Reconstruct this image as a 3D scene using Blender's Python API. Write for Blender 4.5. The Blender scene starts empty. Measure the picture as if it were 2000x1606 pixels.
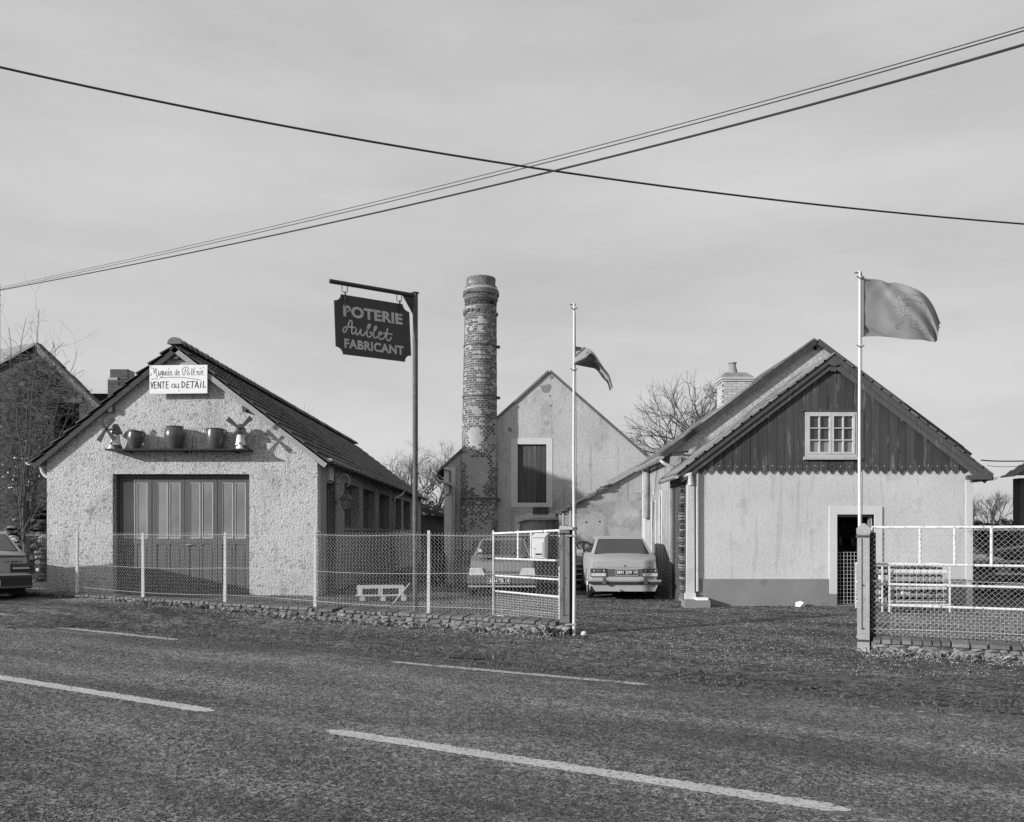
import bpy, bmesh, math, random
from mathutils import Vector, Matrix, noise
import numpy as np
R = random.Random(7)
SC = bpy.context.scene
COL = SC.collection
EYE = 1.52
# ---------------------------------------------------------------- camera
cam_d = bpy.data.cameras.new('camera'); cam = bpy.data.objects.new('camera', cam_d); COL.objects.link(cam)
cam.location = (0, 0, EYE); cam.rotation_euler = (math.radians(90), 0, 0)
cam_d.sensor_width = 36; cam_d.lens = 28.8; cam_d.shift_y = 0.1185
cam_d.clip_start = 0.05; cam_d.clip_end = 3000
SC.camera = cam
# ---------------------------------------------------------------- light
SUN_TO = Vector((-1.8, -1.0, 0.56)).normalized()
el = math.asin(SUN_TO.z); az = math.atan2(SUN_TO.x, SUN_TO.y)
sd = bpy.data.lights.new('sun', 'SUN'); sd.energy = 5.0; sd.angle = math.radians(0.8); sd.color = (1, 1, 1)
sun = bpy.data.objects.new('sun', sd); COL.objects.link(sun)
sun.rotation_euler = (-SUN_TO).to_track_quat('-Z', 'Y').to_euler()
W = bpy.data.worlds.new('World'); SC.world = W; W.use_nodes = True
nt = W.node_tree; nt.nodes.clear()
out = nt.nodes.new('ShaderNodeOutputWorld'); bg = nt.nodes.new('ShaderNodeBackground')
sky = nt.nodes.new('ShaderNodeTexSky'); sky.sky_type = 'NISHITA'; sky.sun_disc = False
sky.sun_elevation = el; sky.sun_rotation = az; sky.air_density = 1.0; sky.dust_density = 2.5; sky.ozone_density = 1.0
bw = nt.nodes.new('ShaderNodeRGBToBW'); nt.links.new(sky.outputs[0], bw.inputs[0])
# thin high overcast: evens the clear sky out into a milky veil with faint cloud streaks
tc = nt.nodes.new('ShaderNodeTexCoord'); mp = nt.nodes.new('ShaderNodeMapping'); mp.inputs['Scale'].default_value = (1.2, 1.2, 5.0)
mp.inputs['Rotation'].default_value = (0.25, 0.1, 0)
nt.links.new(tc.outputs['Generated'], mp.inputs[0])
cn = nt.nodes.new('ShaderNodeTexNoise'); cn.inputs['Scale'].default_value = 1.6; cn.inputs['Detail'].default_value = 7; cn.inputs['Roughness'].default_value = 0.55
nt.links.new(mp.outputs[0], cn.inputs[0])
mr = nt.nodes.new('ShaderNodeMapRange'); mr.inputs['From Min'].default_value = 0.25; mr.inputs['From Max'].default_value = 0.75
mr.inputs['To Min'].default_value = 0.83; mr.inputs['To Max'].default_value = 1.17
nt.links.new(cn.outputs[0], mr.inputs[0])
vl = nt.nodes.new('ShaderNodeMix'); vl.data_type = 'FLOAT'; vl.inputs[0].default_value = 0.72; vl.inputs[3].default_value = 6.6
nt.links.new(bw.outputs[0], vl.inputs[2])
ml = nt.nodes.new('ShaderNodeMath'); ml.operation = 'MULTIPLY'; nt.links.new(vl.outputs[0], ml.inputs[0]); nt.links.new(mr.outputs[0], ml.inputs[1])
nt.links.new(ml.outputs[0], bg.inputs[0]); bg.inputs[1].default_value = 0.11
nt.links.new(bg.outputs[0], out.inputs[0])
SC.view_settings.view_transform = 'Standard'; SC.view_settings.look = 'None'
SC.view_settings.exposure = 0.0; SC.view_settings.gamma = 1.0
SC.cycles.use_denoising = False; SC.cycles.max_bounces = 5
# ---------------------------------------------------------------- helpers
def at(px, py, Y):
    """the point seen at photo pixel (px, py) that stands Y metres in front of the camera"""
    return Vector(((px - 1000) / 1600 * Y, Y, EYE - (py - 1040) / 1600 * Y))
def ss(t):
    t = max(0.0, min(1.0, t)); return t * t * (3 - 2 * t)
FL0 = Vector((0.82, 12.2)); FD = Vector((-0.909, 0.418)).normalized()      # fence line running left from the left gate pier
FR0 = Vector((4.50, 10.5)); FDR = -FD                                       # and right from the right pier
def gz(x, y):
    return 0.2 * ss((-x - 1) / 8) * ss((y - 12.3) / 3.0) * (1 - 0.6 * ss((y - 16.5) / 2.5))
def tag(o, label=None, cat=None, group=None, kind=None):
    if label: o['label'] = label
    if cat: o['category'] = cat
    if group: o['group'] = group
    if kind: o['kind'] = kind
    return o
def thing(name, label, cat, loc=(0, 0, 0), rz=0, group=None):
    o = bpy.data.objects.new(name, None); COL.objects.link(o); o.empty_display_size = 0.2
    o.location = loc; o.rotation_euler = (0, 0, rz)
    return tag(o, label, cat, group)
ROOT = {}
def root_of(p):
    while p.parent: p = p.parent
    return p
class MB:
    def __init__(s): s.v = []; s.f = []
    def add(s, vs, fs):
        n = len(s.v); s.v.extend([tuple(a) for a in vs]); s.f.extend([tuple(i + n for i in f) for f in fs]); return s
    def box(s, x0, x1, y0, y1, z0, z1):
        return s.add([(x0,y0,z0),(x1,y0,z0),(x1,y1,z0),(x0,y1,z0),(x0,y0,z1),(x1,y0,z1),(x1,y1,z1),(x0,y1,z1)],
                     [(0,3,2,1),(4,5,6,7),(0,1,5,4),(1,2,6,5),(2,3,7,6),(3,0,4,7)])
    def hexa(s, b, t):      # two quads (same winding) joined
        return s.add(list(b) + list(t), [(3,2,1,0),(4,5,6,7),(0,1,5,4),(1,2,6,5),(2,3,7,6),(3,0,4,7)])
    def bar(s, a, b, w, h, up=(0, 0, 1)):
        a = Vector(a); b = Vector(b); d = (b - a).normalized(); sd_ = d.cross(Vector(up))
        if sd_.length < 1e-4: sd_ = d.cross(Vector((0, 1, 0)))
        sd_.normalize(); u = sd_.cross(d).normalized()
        q = lambda p: [p - sd_*w/2 - u*h/2, p + sd_*w/2 - u*h/2, p + sd_*w/2 + u*h/2, p - sd_*w/2 + u*h/2]
        return s.hexa(q(a), q(b))
    def tube(s, pts, r, n=8, cap=True):
        pts = [Vector(p) for p in pts]; N = len(pts); rs = r if isinstance(r, (list, tuple)) else [r] * N
        base = len(s.v); u = None
        for i, p in enumerate(pts):
            d = (pts[min(i+1, N-1)] - pts[max(i-1, 0)])
            if d.length < 1e-9: d = Vector((0, 0, 1))
            d.normalize()
            if u is None:
                u = d.cross(Vector((0, 0, 1)) if abs(d.z) < 0.9 else Vector((1, 0, 0)))
            u = (u - d * u.dot(d)).normalized(); w = d.cross(u)
            for k in range(n):
                a = 2 * math.pi * k / n
                s.v.append(tuple(p + (u * math.cos(a) + w * math.sin(a)) * rs[i]))
        for i in range(N - 1):
            for k in range(n):
                a = base + i*n + k; b = base + i*n + (k+1) % n
                s.f.append((a, b, b + n, a + n))
        if cap:
            s.f.append(tuple(base + k for k in range(n))[::-1]); s.f.append(tuple(base + (N-1)*n + k for k in range(n)))
        return s
    def lathe(s, prof, c, n=24, axis=None):
        c = Vector(c); base = len(s.v)
        for (r, z) in prof:
            for k in range(n):
                a = 2*math.pi*k/n; s.v.append((c.x + r*math.cos(a), c.y + r*math.sin(a), c.z + z))
        for i in range(len(prof)-1):
            for k in range(n):
                a = base + i*n + k; b = base + i*n + (k+1) % n
                s.f.append((a, b, b+n, a+n))
        s.f.append(tuple(base + k for k in range(n))[::-1]); s.f.append(tuple(base + (len(prof)-1)*n + k for k in range(n)))
        return s
    def prism(s, poly, fr, c0, c1):     # polygon (a,b) in frame, extruded from c0 to c1
        n = len(poly)
        vs = [fr(a, b, c0) for a, b in poly] + [fr(a, b, c1) for a, b in poly]
        fs = [tuple(range(n))[::-1], tuple(range(n, 2*n))] + [(i, (i+1) % n, n + (i+1) % n, n + i) for i in range(n)]
        return s.add(vs, fs)
    def build(s, name, m, parent=None, smooth=False, local=False, kind=None, label=None, bev=0):
        me = bpy.data.meshes.new(name)
        v = s.v
        if parent is not None and not local:
            L = root_of(parent).location; v = [(a[0]-L.x, a[1]-L.y, a[2]-L.z) for a in v]
        me.from_pydata(v, [], s.f); me.update()
        bm = bmesh.new(); bm.from_mesh(me); bmesh.ops.recalc_face_normals(bm, faces=bm.faces)
        if bev: bmesh.ops.bevel(bm, geom=bm.edges[:], offset=bev, segments=1, affect='EDGES')
        bm.to_mesh(me); bm.free()
        if smooth:
            me.shade_smooth()
            try: me.set_sharp_from_angle(angle=math.radians(40))
            except Exception: pass
        me.materials.append(m)
        o = bpy.data.objects.new(name, me); COL.objects.link(o)
        if parent is not None: o.parent = parent
        if kind: o['kind'] = kind
        if label: o['label'] = label
        return o
def frame(o, u, v, w):
    o = Vector(o); u = Vector(u); v = Vector(v); w = Vector(w)
    return lambda a, b, c=0: o + u*a + v*b + w*c
XZ = lambda Y: (lambda a, b, c=0: Vector((a, Y + c, b)))
def front_of(m_unused=None): pass
def wallpoly(mb, a0, a1, top, bot, holes, mk, extra=()):
    """wall in running coordinate a, cut round rectangular holes (a0,a1,z0,z1); mk(a, z) -> (near point, far point)"""
    cuts = sorted(set([a0, a1] + [h[0] for h in holes] + [h[1] for h in holes] + list(extra)))
    for xa, xb in zip(cuts[:-1], cuts[1:]):
        if xb - xa < 1e-5: continue
        mid = (xa + xb) / 2
        hs = sorted([h for h in holes if h[0] <= mid <= h[1]], key=lambda h: h[2])
        lo = [bot(xa), bot(xb)]
        for h in hs + [None]:
            hi = [top(xa), top(xb)] if h is None else [h[2], h[2]]
            if hi[0] - lo[0] > 1e-4 or hi[1] - lo[1] > 1e-4:
                P = [mk(xa, lo[0]), mk(xb, lo[1]), mk(xb, hi[1]), mk(xa, hi[0])]
                mb.hexa([p[0] for p in P], [p[1] for p in P])
            if h is not None: lo = [h[3], h[3]]
    return mb
def smoothpts(pts, k=6, closed=False):
    P = [Vector(p) for p in pts]; o = []
    for i in range(len(P) - 1):
        p0 = P[max(i-1, 0)]; p1 = P[i]; p2 = P[i+1]; p3 = P[min(i+2, len(P)-1)]
        for j in range(k):
            t = j / k
            o.append(0.5*((2*p1) + (p2-p0)*t + (2*p0-5*p1+4*p2-p3)*t*t + (3*p1-p0-3*p2+p3)*t**3))
    o.append(P[-1]); return o
def ribbon(mb, pts, w, fr, c=0.0, curve=True, k=5):
    P = [Vector((p[0], p[1])) for p in pts]
    if curve and len(P) > 2:
        P = [Vector((q.x, q.y)) for q in smoothpts([(p.x, p.y, 0) for p in P], k)]
    L = []; Rr = []
    for i, p in enumerate(P):
        d = P[min(i+1, len(P)-1)] - P[max(i-1, 0)]
        if d.length < 1e-9: d = Vector((1, 0))
        d.normalize(); n = Vector((-d.y, d.x)) * w / 2
        e = Vector((0, 0))
        if i == 0: e = -d * w * 0.35
        if i == len(P)-1: e = d * w * 0.35
        L.append(p + n + e); Rr.append(p - n + e)
    vs = [fr(q.x, q.y, c) for q in L] + [fr(q.x, q.y, c) for q in Rr]; n = len(P)
    mb.add(vs, [(i, i+1, n+i+1, n+i) for i in range(n-1)])
    return mb
def text_faces(mb, s, fr, width, height, bold=0.0, shear=0.0, c=0.0):
    """plain capitals from the built-in font, scaled to width x height in the frame"""
    cu = bpy.data.curves.new('t', 'FONT'); cu.body = s; cu.size = 1; cu.offset = bold; cu.shear = shear; cu.resolution_u = 3; cu.space_character = 1.05
    o = bpy.data.objects.new('t', cu); COL.objects.link(o)
    me = bpy.data.meshes.new_from_object(o.evaluated_get(bpy.context.evaluated_depsgraph_get()))
    vs = [v.co.copy() for v in me.vertices]; x0 = min(v.x for v in vs); x1 = max(v.x for v in vs); y0 = min(v.y for v in vs); y1 = max(v.y for v in vs)
    mb.add([fr((v.x-x0)/(x1-x0)*width, (v.y-y0)/(y1-y0)*height, c) for v in vs], [tuple(p.vertices) for p in me.polygons])
    bpy.data.objects.remove(o); bpy.data.curves.remove(cu); bpy.data.meshes.remove(me)
    return mb
# ---------------------------------------------------------------- materials (neutral greys: the film is black and white)
def mat(name, col, rough=0.85, var=0.2, scale=2.0, fine=0.0, fscale=60, bump=0.0, bscale=40, bdist=0.01, rnd=0.0,
        metal=0.0, spec=0.3, stretch=None, pits=0.0, pscale=30, blot=None, emit=0, bdetail=4, rot=0, grit=None):
    m = bpy.data.materials.new(name); m.use_nodes = True; n = m.node_tree.nodes; l = m.node_tree.links
    b = n['Principled BSDF']; b.inputs['Roughness'].default_value = rough; b.inputs['Metallic'].default_value = metal
    b.inputs['Specular IOR Level'].default_value = spec
    tc = n.new('ShaderNodeTexCoord'); co = tc.outputs['Object']
    def mth(op, a, bb):
        q = n.new('ShaderNodeMath'); q.operation = op
        for i, x in enumerate((a, bb)):
            if isinstance(x, (int, float)): q.inputs[i].default_value = x
            else: l.new(x, q.inputs[i])
        return q.outputs[0]
    def ns(sc, det=3, st=None, ro=0.55, off=0):
        q = n.new('ShaderNodeTexNoise'); q.inputs['Scale'].default_value = sc; q.inputs['Detail'].default_value = det; q.inputs['Roughness'].default_value = ro
        if st or off or rot:
            mp = n.new('ShaderNodeMapping'); mp.inputs['Scale'].default_value = st or (1, 1, 1); mp.inputs['Location'].default_value = (off, off, off)
            mp.inputs['Rotation'].default_value = (0, 0, rot)
            mp.vector_type = 'TEXTURE' if rot else 'POINT'
            if rot: mp.inputs['Scale'].default_value = tuple(1/x for x in (st or (1,1,1)))
            l.new(co, mp.inputs[0]); l.new(mp.outputs[0], q.inputs[0])
        else: l.new(co, q.inputs[0])
        return q.outputs[0]
    f = mth('ADD', mth('MULTIPLY', mth('SUBTRACT', ns(scale, 4, stretch), 0.5), 2*var*1.6), 1.0)
    if fine: f = mth('MULTIPLY', f, mth('ADD', mth('MULTIPLY', mth('SUBTRACT', ns(fscale, 2, None, 0.7, 3.1), 0.5), 2*fine*1.6), 1.0))
    if grit:        # coarse sharp-edged speckle: (scale, darkest, brightest[, half width of the threshold])
        for gg in (grit if isinstance(grit, list) else [grit]):
            p = n.new('ShaderNodeMapRange'); hw = gg[3] if len(gg) > 3 else .12; p.inputs[1].default_value = .5-hw; p.inputs[2].default_value = .5+hw; p.inputs[3].default_value = gg[1]; p.inputs[4].default_value = gg[2]
            l.new(ns(gg[0], 5, None, 0.78, 1.7), p.inputs[0]); f = mth('MULTIPLY', f, p.outputs[0])
    if rnd:
        oi = n.new('ShaderNodeObjectInfo'); f = mth('MULTIPLY', f, mth('ADD', mth('MULTIPLY', mth('SUBTRACT', oi.outputs['Random'], 0.5), 2*rnd), 1.0))
        ge = n.new('ShaderNodeNewGeometry'); f = mth('MULTIPLY', f, mth('ADD', mth('MULTIPLY', mth('SUBTRACT', ge.outputs['Random Per Island'], 0.5), 1.2*rnd), 1.0))
    if pits:
        p = n.new('ShaderNodeMapRange'); p.inputs[1].default_value = 0.56; p.inputs[2].default_value = 0.66; p.inputs[3].default_value = 1.0; p.inputs[4].default_value = 1.0 - pits
        l.new(ns(pscale, 3, None, 0.6, 9.7), p.inputs[0]); f = mth('MULTIPLY', f, p.outputs[0])
    if blot:        # (scale, threshold, factor[, stretch]) stains or worn patches with an edge of their own
        for bl in (blot if isinstance(blot, list) else [blot]):
            p = n.new('ShaderNodeMapRange'); p.inputs[1].default_value = bl[1]; p.inputs[2].default_value = bl[1] + 0.04; p.inputs[3].default_value = 1.0; p.inputs[4].default_value = bl[2]
            l.new(ns(bl[0], 6, bl[3] if len(bl) > 3 else None, 0.62, 5.3), p.inputs[0]); f = mth('MULTIPLY', f, p.outputs[0])
    c = mth('MULTIPLY', f, col); cl = n.new('ShaderNodeClamp'); l.new(c, cl.inputs[0]); cl.inputs[1].default_value = 0.004; cl.inputs[2].default_value = 0.9
    l.new(cl.outputs[0], b.inputs['Base Color'])
    if bump:
        bp = n.new('ShaderNodeBump'); bp.inputs['Strength'].default_value = bump; bp.inputs['Distance'].default_value = bdist
        l.new(ns(bscale, bdetail, None, 0.6), bp.inputs['Height']); l.new(bp.outputs[0], b.inputs['Normal'])
    return m
M = {}
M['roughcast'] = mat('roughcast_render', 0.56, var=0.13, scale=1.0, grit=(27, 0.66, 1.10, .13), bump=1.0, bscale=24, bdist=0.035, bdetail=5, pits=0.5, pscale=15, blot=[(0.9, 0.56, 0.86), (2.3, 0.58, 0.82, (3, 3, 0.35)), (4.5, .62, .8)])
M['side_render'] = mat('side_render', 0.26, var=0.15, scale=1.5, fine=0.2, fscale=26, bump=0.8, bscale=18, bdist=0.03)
M['render_smooth'] = mat('smooth_render', 0.41, var=0.20, scale=0.7, fine=0.20, fscale=22, bump=0.45, bscale=12, bdist=0.025, blot=[(1.1, 0.57, 0.86), (2.2, 0.60, 0.82, (3, 3, 0.35)), (6, .655, .7)])
M['render_light'] = mat('light_render', 0.485, var=0.14, scale=0.7, fine=0.12, fscale=24, bump=0.4, bscale=26, bdist=0.010, blot=[(1.4, 0.57, 0.88, (4, 4, 0.3)), (2.2, 0.60, 0.90), (5, 0.655, 0.72, (3, 3, .25)), (9, 0.69, 0.6)])
M['render_side'] = mat('stained_render', 0.31, var=0.3, scale=1.3, fine=0.2, fscale=40, bump=0.4, bscale=15, bdist=0.02, blot=[(1.5, 0.57, 0.72, (3, 3, 0.3)), (1.2, 0.54, 0.80), (5, .62, .75)])
M['render_lichen'] = mat('lichened_render', 0.40, var=0.16, scale=1.6, fine=0.42, fscale=17, bump=0.5, bscale=17, bdist=0.02)
M['dado'] = mat('dado_render', 0.20, var=0.15, scale=1.4, fine=0.12, bump=0.3, bscale=30, bdist=0.01, blot=(2, 0.62, 0.8))
M['patch'] = mat('bare_plaster', 0.20, var=0.2, scale=8, fine=0.2, bump=0.4, bscale=30)
M['trim'] = mat('white_trim', 0.53, var=0.08, scale=2.5, fine=0.05, blot=(4, 0.64, 0.82))
M['tile'] = mat('roof_tile', 0.075, var=0.35, scale=3, fine=0.4, fscale=30, bump=0.5, bscale=35, bdist=0.01, rnd=0.35, rough=0.8, blot=(9, 0.66, 1.8))
M['ridge'] = mat('ridge_tile', 0.13, var=0.3, scale=4, fine=0.4, fscale=30, bump=0.5, bscale=35, bdist=0.01, rnd=0.35, blot=(7, 0.6, 1.7))
M['slate'] = mat('roof_slate', 0.12, var=0.3, scale=3, fine=0.35, fscale=30, bump=0.3, rnd=0.3, rough=0.7)
M['slate_light'] = mat('pale_verge_slate', 0.25, var=0.2, scale=3, fine=0.2, rnd=0.2)
M['oldroof'] = mat('old_pale_roof', 0.22, var=0.25, scale=2, fine=0.25, fscale=12, blot=(3, 0.6, 0.6))
M['lintelwood'] = mat('painted_fascia', 0.30, var=0.2, scale=3, fine=0.15, stretch=(6, 6, 6), blot=(5, 0.62, 0.6))
M['doorpaint'] = mat('varnished_door', 0.08, var=0.2, scale=3, stretch=(6, 6, 0.6), rough=0.55, spec=0.4)
M['bead'] = mat('glazing_bead_paint', 0.42, var=0.15, rough=0.6)
M['doorframe'] = mat('door_bead', 0.20, var=0.15, rough=0.6)
M['glass'] = mat('dusty_glass', 0.05, rough=0.12, var=0.2, scale=2, spec=0.6)
M['frosted'] = mat('misted_glass', 0.20, rough=0.22, var=0.45, scale=0.9, spec=0.6, stretch=(1.5, 1, 1.0), fine=.1)
M['darkglass'] = mat('dark_glass', 0.035, rough=0.08, var=0.3, spec=1.0)
M['plank'] = mat('weathered_plank', 0.052, var=0.3, scale=3, stretch=(5, 5, 0.5), fine=0.25, fscale=45, bump=0.3, bscale=30, rnd=0.22, rough=0.75, blot=(2.2, 0.585, 2.1, (5, 5, 0.6)))
M['shutter'] = mat('old_shutter_wood', 0.075, var=0.35, scale=3, stretch=(9, 9, 0.5), fine=0.2, rnd=0.2, blot=(2.5, 0.6, 1.7, (6, 6, 0.3)))
M['board'] = mat('barge_board', 0.075, var=0.25, scale=4, fine=0.2, rough=0.8)
M['wood_pale'] = mat('pale_wood', 0.42, var=0.2, scale=4, fine=0.15, rnd=0.15)
M['brick'] = mat('old_brick', 0.10, var=0.25, scale=2.2, fine=0.3, fscale=28, bump=0.5, bscale=50, rnd=0.42, rough=0.9)
M['brick_cap'] = mat('cap_brick', 0.21, var=0.3, scale=2.5, fine=0.25, fscale=20, bump=0.5, bscale=40, rnd=0.35, rough=0.9)
M['mortar'] = mat('lime_mortar', 0.33, var=0.22, scale=1.6, fine=0.22, fscale=22, bump=0.8, bscale=22, bdist=0.02, blot=(1.6, 0.6, 0.78))
M['brick_pale'] = mat('pale_brick', 0.36, var=0.15, scale=4, fine=0.15, rnd=0.25, bump=0.3)
M['iron'] = mat('rusty_iron', 0.045, var=0.35, scale=6, fine=0.3, rough=0.75, spec=0.3, bump=0.2)
M['iron_grey'] = mat('grey_painted_iron', 0.085, var=0.3, scale=6, fine=0.3, rough=0.6, blot=(7, 0.6, 1.5))
M['black'] = mat('black_paint', 0.015, rough=0.5, var=0.2)
M['rubber'] = mat('tyre_rubber', 0.018, rough=0.9, var=0.2)
M['zinc'] = mat('zinc_gutter', 0.36, rough=0.5, var=0.2, scale=5, metal=0.2, fine=0.1)
M['white_iron'] = mat('chipped_white_paint', 0.62, var=0.1, scale=6, rough=0.6, blot=(24, 0.585, 0.22))
M['post'] = mat('cement_post', 0.56, var=0.12, scale=5, fine=0.2, fscale=60, rough=0.9, blot=(14, 0.62, 0.6))
M['wire'] = mat('galvanised_wire', 0.5, var=0.1, rough=0.6, metal=0.0)
M['concrete_dark'] = mat('mossy_concrete_pier', 0.17, var=0.22, scale=3, fine=0.3, fscale=50, bump=0.4, bscale=60, blot=(5, 0.58, 0.7, (2, 2, 0.6)))
M['concrete'] = mat('concrete_pier', 0.28, var=0.18, scale=3, fine=0.25, fscale=50, bump=0.4, bscale=60, blot=(5, 0.62, 0.75, (2, 2, 0.6)))
M['coping'] = mat('coping_brick', 0.115, var=0.3, scale=6, fine=0.3, fscale=35, bump=0.5, bscale=30, rnd=0.3)
M['stone'] = mat('rubble_stone', 0.15, var=0.35, scale=6, fine=0.3, fscale=35, bump=0.7, bscale=22, bdist=0.02, rnd=0.45)
M['darkstone'] = mat('dark_schist', 0.048, var=0.4, scale=4, fine=0.4, fscale=20, bump=0.8, bscale=14, bdist=0.03, rnd=0.5, stretch=(1, 1, 5))
M['sign_dark'] = mat('sign_enamel', 0.035, var=0.25, scale=5, rough=0.55, spec=0.4, blot=(10, 0.66, 1.9))
M['sign_letter'] = mat('sign_letter_paint', 0.44, var=0.2, scale=8, rough=0.7, blot=(20, 0.63, 0.45))
M['board_white'] = mat('white_board', 0.74, var=0.04, scale=3, rough=0.6)
M['ink'] = mat('black_lettering', 0.02, rough=0.6, var=0.1)
M['ink_grey'] = mat('faded_lettering', 0.16, rough=0.7, var=0.5, scale=12)
M['pot'] = mat('salt_glaze', 0.07, rough=0.26, var=0.4, scale=5, spec=0.6, stretch=(1, 1, 6), blot=(4, 0.62, 0.6))
M['pot_matt'] = mat('terracotta_ware', 0.25, rough=0.6, var=0.3, scale=6)
M['flag'] = mat('faded_flag_cloth', 0.24, rough=0.9, var=0.16, scale=3, fine=0.1)
M['flag_pale'] = mat('pale_flag_cloth', 0.27, rough=0.9, var=0.2, scale=4)
M['flag_ink'] = mat('flag_emblem_print', 0.18, rough=0.9, var=0.3, scale=20)
M['bark'] = mat('bare_bark', 0.09, rough=0.9, var=0.3, scale=8, fine=0.2)
M['bark_dark'] = mat('dark_bark', 0.07, rough=0.9, var=0.3, scale=8)
M['twig_pale'] = mat('pale_creeper_stems', 0.16, rough=0.9, var=0.4, scale=3, rnd=0.4)
M['leafdark'] = mat('evergreen_leaf', 0.05, rough=0.7, var=0.3, rnd=0.4)
M['car_pale'] = mat('pale_car_paint', 0.34, rough=0.42, var=0.08, spec=0.35, blot=(6, .62, .85))
M['car_mid'] = mat('grey_car_paint', 0.17, rough=0.25, var=0.05, spec=0.5)
M['car_left'] = mat('silver_car_paint', 0.30, rough=0.3, var=0.04, spec=0.5)
M['chrome'] = mat('chrome', 0.75, rough=0.2, var=0.05, metal=0.8)
M['plastic'] = mat('black_plastic', 0.025, rough=0.55, var=0.1)
M['plastic_grey'] = mat('grey_plastic', 0.09, rough=0.55, var=0.1)
M['lamp_red'] = mat('dark_lamp_lens', 0.05, rough=0.2, var=0.2, spec=0.6)
M['lamp_clear'] = mat('clear_lamp_lens', 0.5, rough=0.15, var=0.25, scale=14, spec=0.6)
M['plate_white'] = mat('plate_lettering', 0.8, rough=0.5, var=0.02)
M['rim'] = mat('wheel_rim', 0.4, rough=0.4, var=0.1, metal=0.5)
M['dark'] = mat('dark_interior', 0.02, rough=0.95, var=0.3)
M['letterbox'] = mat('cream_letterbox_enamel', 0.66, rough=0.45, var=0.08)
M['chipping'] = mat('tarmac_chipping', 0.125, rough=0.85, var=0.2, rnd=0.9)
M['pebble'] = mat('pale_pebble', 0.55, rough=0.9, var=0.2, rnd=0.5)
M['clod'] = mat('mud_clod', 0.075, rough=0.95, var=0.3, rnd=0.5)
M['straw'] = mat('dead_grass', 0.22, rough=0.9, var=0.3, rnd=0.7)
M['cable'] = mat('cable_sheath', 0.03, rough=0.7, var=0.1)
M['water'] = mat('puddle_water', 0.05, rough=0.03, var=0.1, spec=0.8)
M['creampipe'] = mat('cream_pipe', 0.62, rough=0.6, var=0.12, scale=5, rnd=0.1)
# ================================================================ ground, yard, road
def road_n(x, y): return 0.5*x + 0.866*y
def ground_mat():
    m = mat('yard_and_verge_ground', 0.088, var=0.65, scale=0.9, stretch=(0.4, 1.5, 1), rot=math.radians(-30), grit=[(7, 0.45, 1.6), (22, .6, 1.7, .14)], bump=1.0, bscale=14, bdist=0.06, rough=0.95, spec=0.1, bdetail=9, pits=0.4, pscale=7, blot=[(1.1, 0.585, 1.35, (0.5, 1.6, 1)), (1.7, .60, 1.5, (.25, 2.4, 1)), (0.8, .60, .7)])
    return m
def asphalt_mat():
    m = mat('worn_asphalt', 0.132, var=0.65, scale=0.75, grit=[(15, .62, 1.42, .10), (42, .45, 1.8, .11)], bump=1.0, bscale=26, bdist=0.05, rough=0.8, spec=0.3, bdetail=5, stretch=(0.28, 1.9, 1), rot=math.radians(-30), blot=[(0.35, 0.57, 1.22), (0.9, .60, 1.22, (.2, 2.2, 1)), (0.55, .59, .74, (.3, 1.6, 1)), (75, 0.60, 1.7)])
    # mud tracked over the tarmac near the verge: patchy, by distance across the road
    n = m.node_tree.nodes; l = m.node_tree.links; b = n['Principled BSDF']; src = b.inputs['Base Color'].links[0].from_socket
    tc = n.new('ShaderNodeTexCoord'); dp = n.new('ShaderNodeVectorMath'); dp.operation = 'DOT_PRODUCT'; dp.inputs[1].default_value = (0.5, 0.866, 0); l.new(tc.outputs['Object'], dp.inputs[0])
    mp = n.new('ShaderNodeMapping'); mp.vector_type = 'TEXTURE'; mp.inputs['Rotation'].default_value = (0, 0, math.radians(-30)); mp.inputs['Scale'].default_value = (2.2, .7, 1); l.new(tc.outputs['Object'], mp.inputs[0])
    nz = n.new('ShaderNodeTexNoise'); nz.inputs['Scale'].default_value = 1.4; nz.inputs['Detail'].default_value = 9; nz.inputs['Roughness'].default_value = .68; l.new(mp.outputs[0], nz.inputs[0])
    a = n.new('ShaderNodeMath'); a.operation = 'MULTIPLY_ADD'; l.new(nz.outputs[0], a.inputs[0]); a.inputs[1].default_value = 4.2; l.new(dp.outputs['Value'], a.inputs[2])
    r_ = n.new('ShaderNodeMapRange'); r_.inputs[1].default_value = 9.2; r_.inputs[2].default_value = 9.9; r_.inputs[3].default_value = 1.0; r_.inputs[4].default_value = .68; l.new(a.outputs[0], r_.inputs[0])
    x = n.new('ShaderNodeMath'); x.operation = 'MULTIPLY'; l.new(src, x.inputs[0]); l.new(r_.outputs[0], x.inputs[1]); l.new(x.outputs[0], b.inputs['Base Color'])
    return m
M['ground'] = ground_mat(); M['asphalt'] = asphalt_mat()
def axis(lo, hi, step, far):
    a = list(np.arange(lo, hi + 1e-6, step)); d = step; x = a[-1]
    while x < far: d *= 1.5; x += d; a.append(x)
    d = step; x = a[0]; pre = []
    while x > -far: d *= 1.5; x -= d; pre.append(x)
    return pre[::-1] + a
xs = axis(-14, 9, 0.11, 900); ys = axis(7.0, 19.5, 0.11, 900)
gv = []
for y in ys:
    for x in xs:
        z = gz(x, y)
        if abs(x) < 30 and 5 < y < 30:
            n = road_n(x, y)
            b = ss((n - 7.9) / 0.7)                 # churned verge, flat under the road
            q = noise.noise(Vector((x*1.1, y*1.6, 0)))*0.022 + noise.noise(Vector((x*4.1, y*5.2, 3)))*0.016 + noise.noise(Vector((x*9, y*11, 7)))*0.011
            z += b * q * (1 - 0.55*ss((y - 13.5)/2)) - 0.004
            z -= 0.02 * (1-b)
        elif road_n(x, y) < 9: z -= 0.05
        gv.append((x, y, z))
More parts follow.
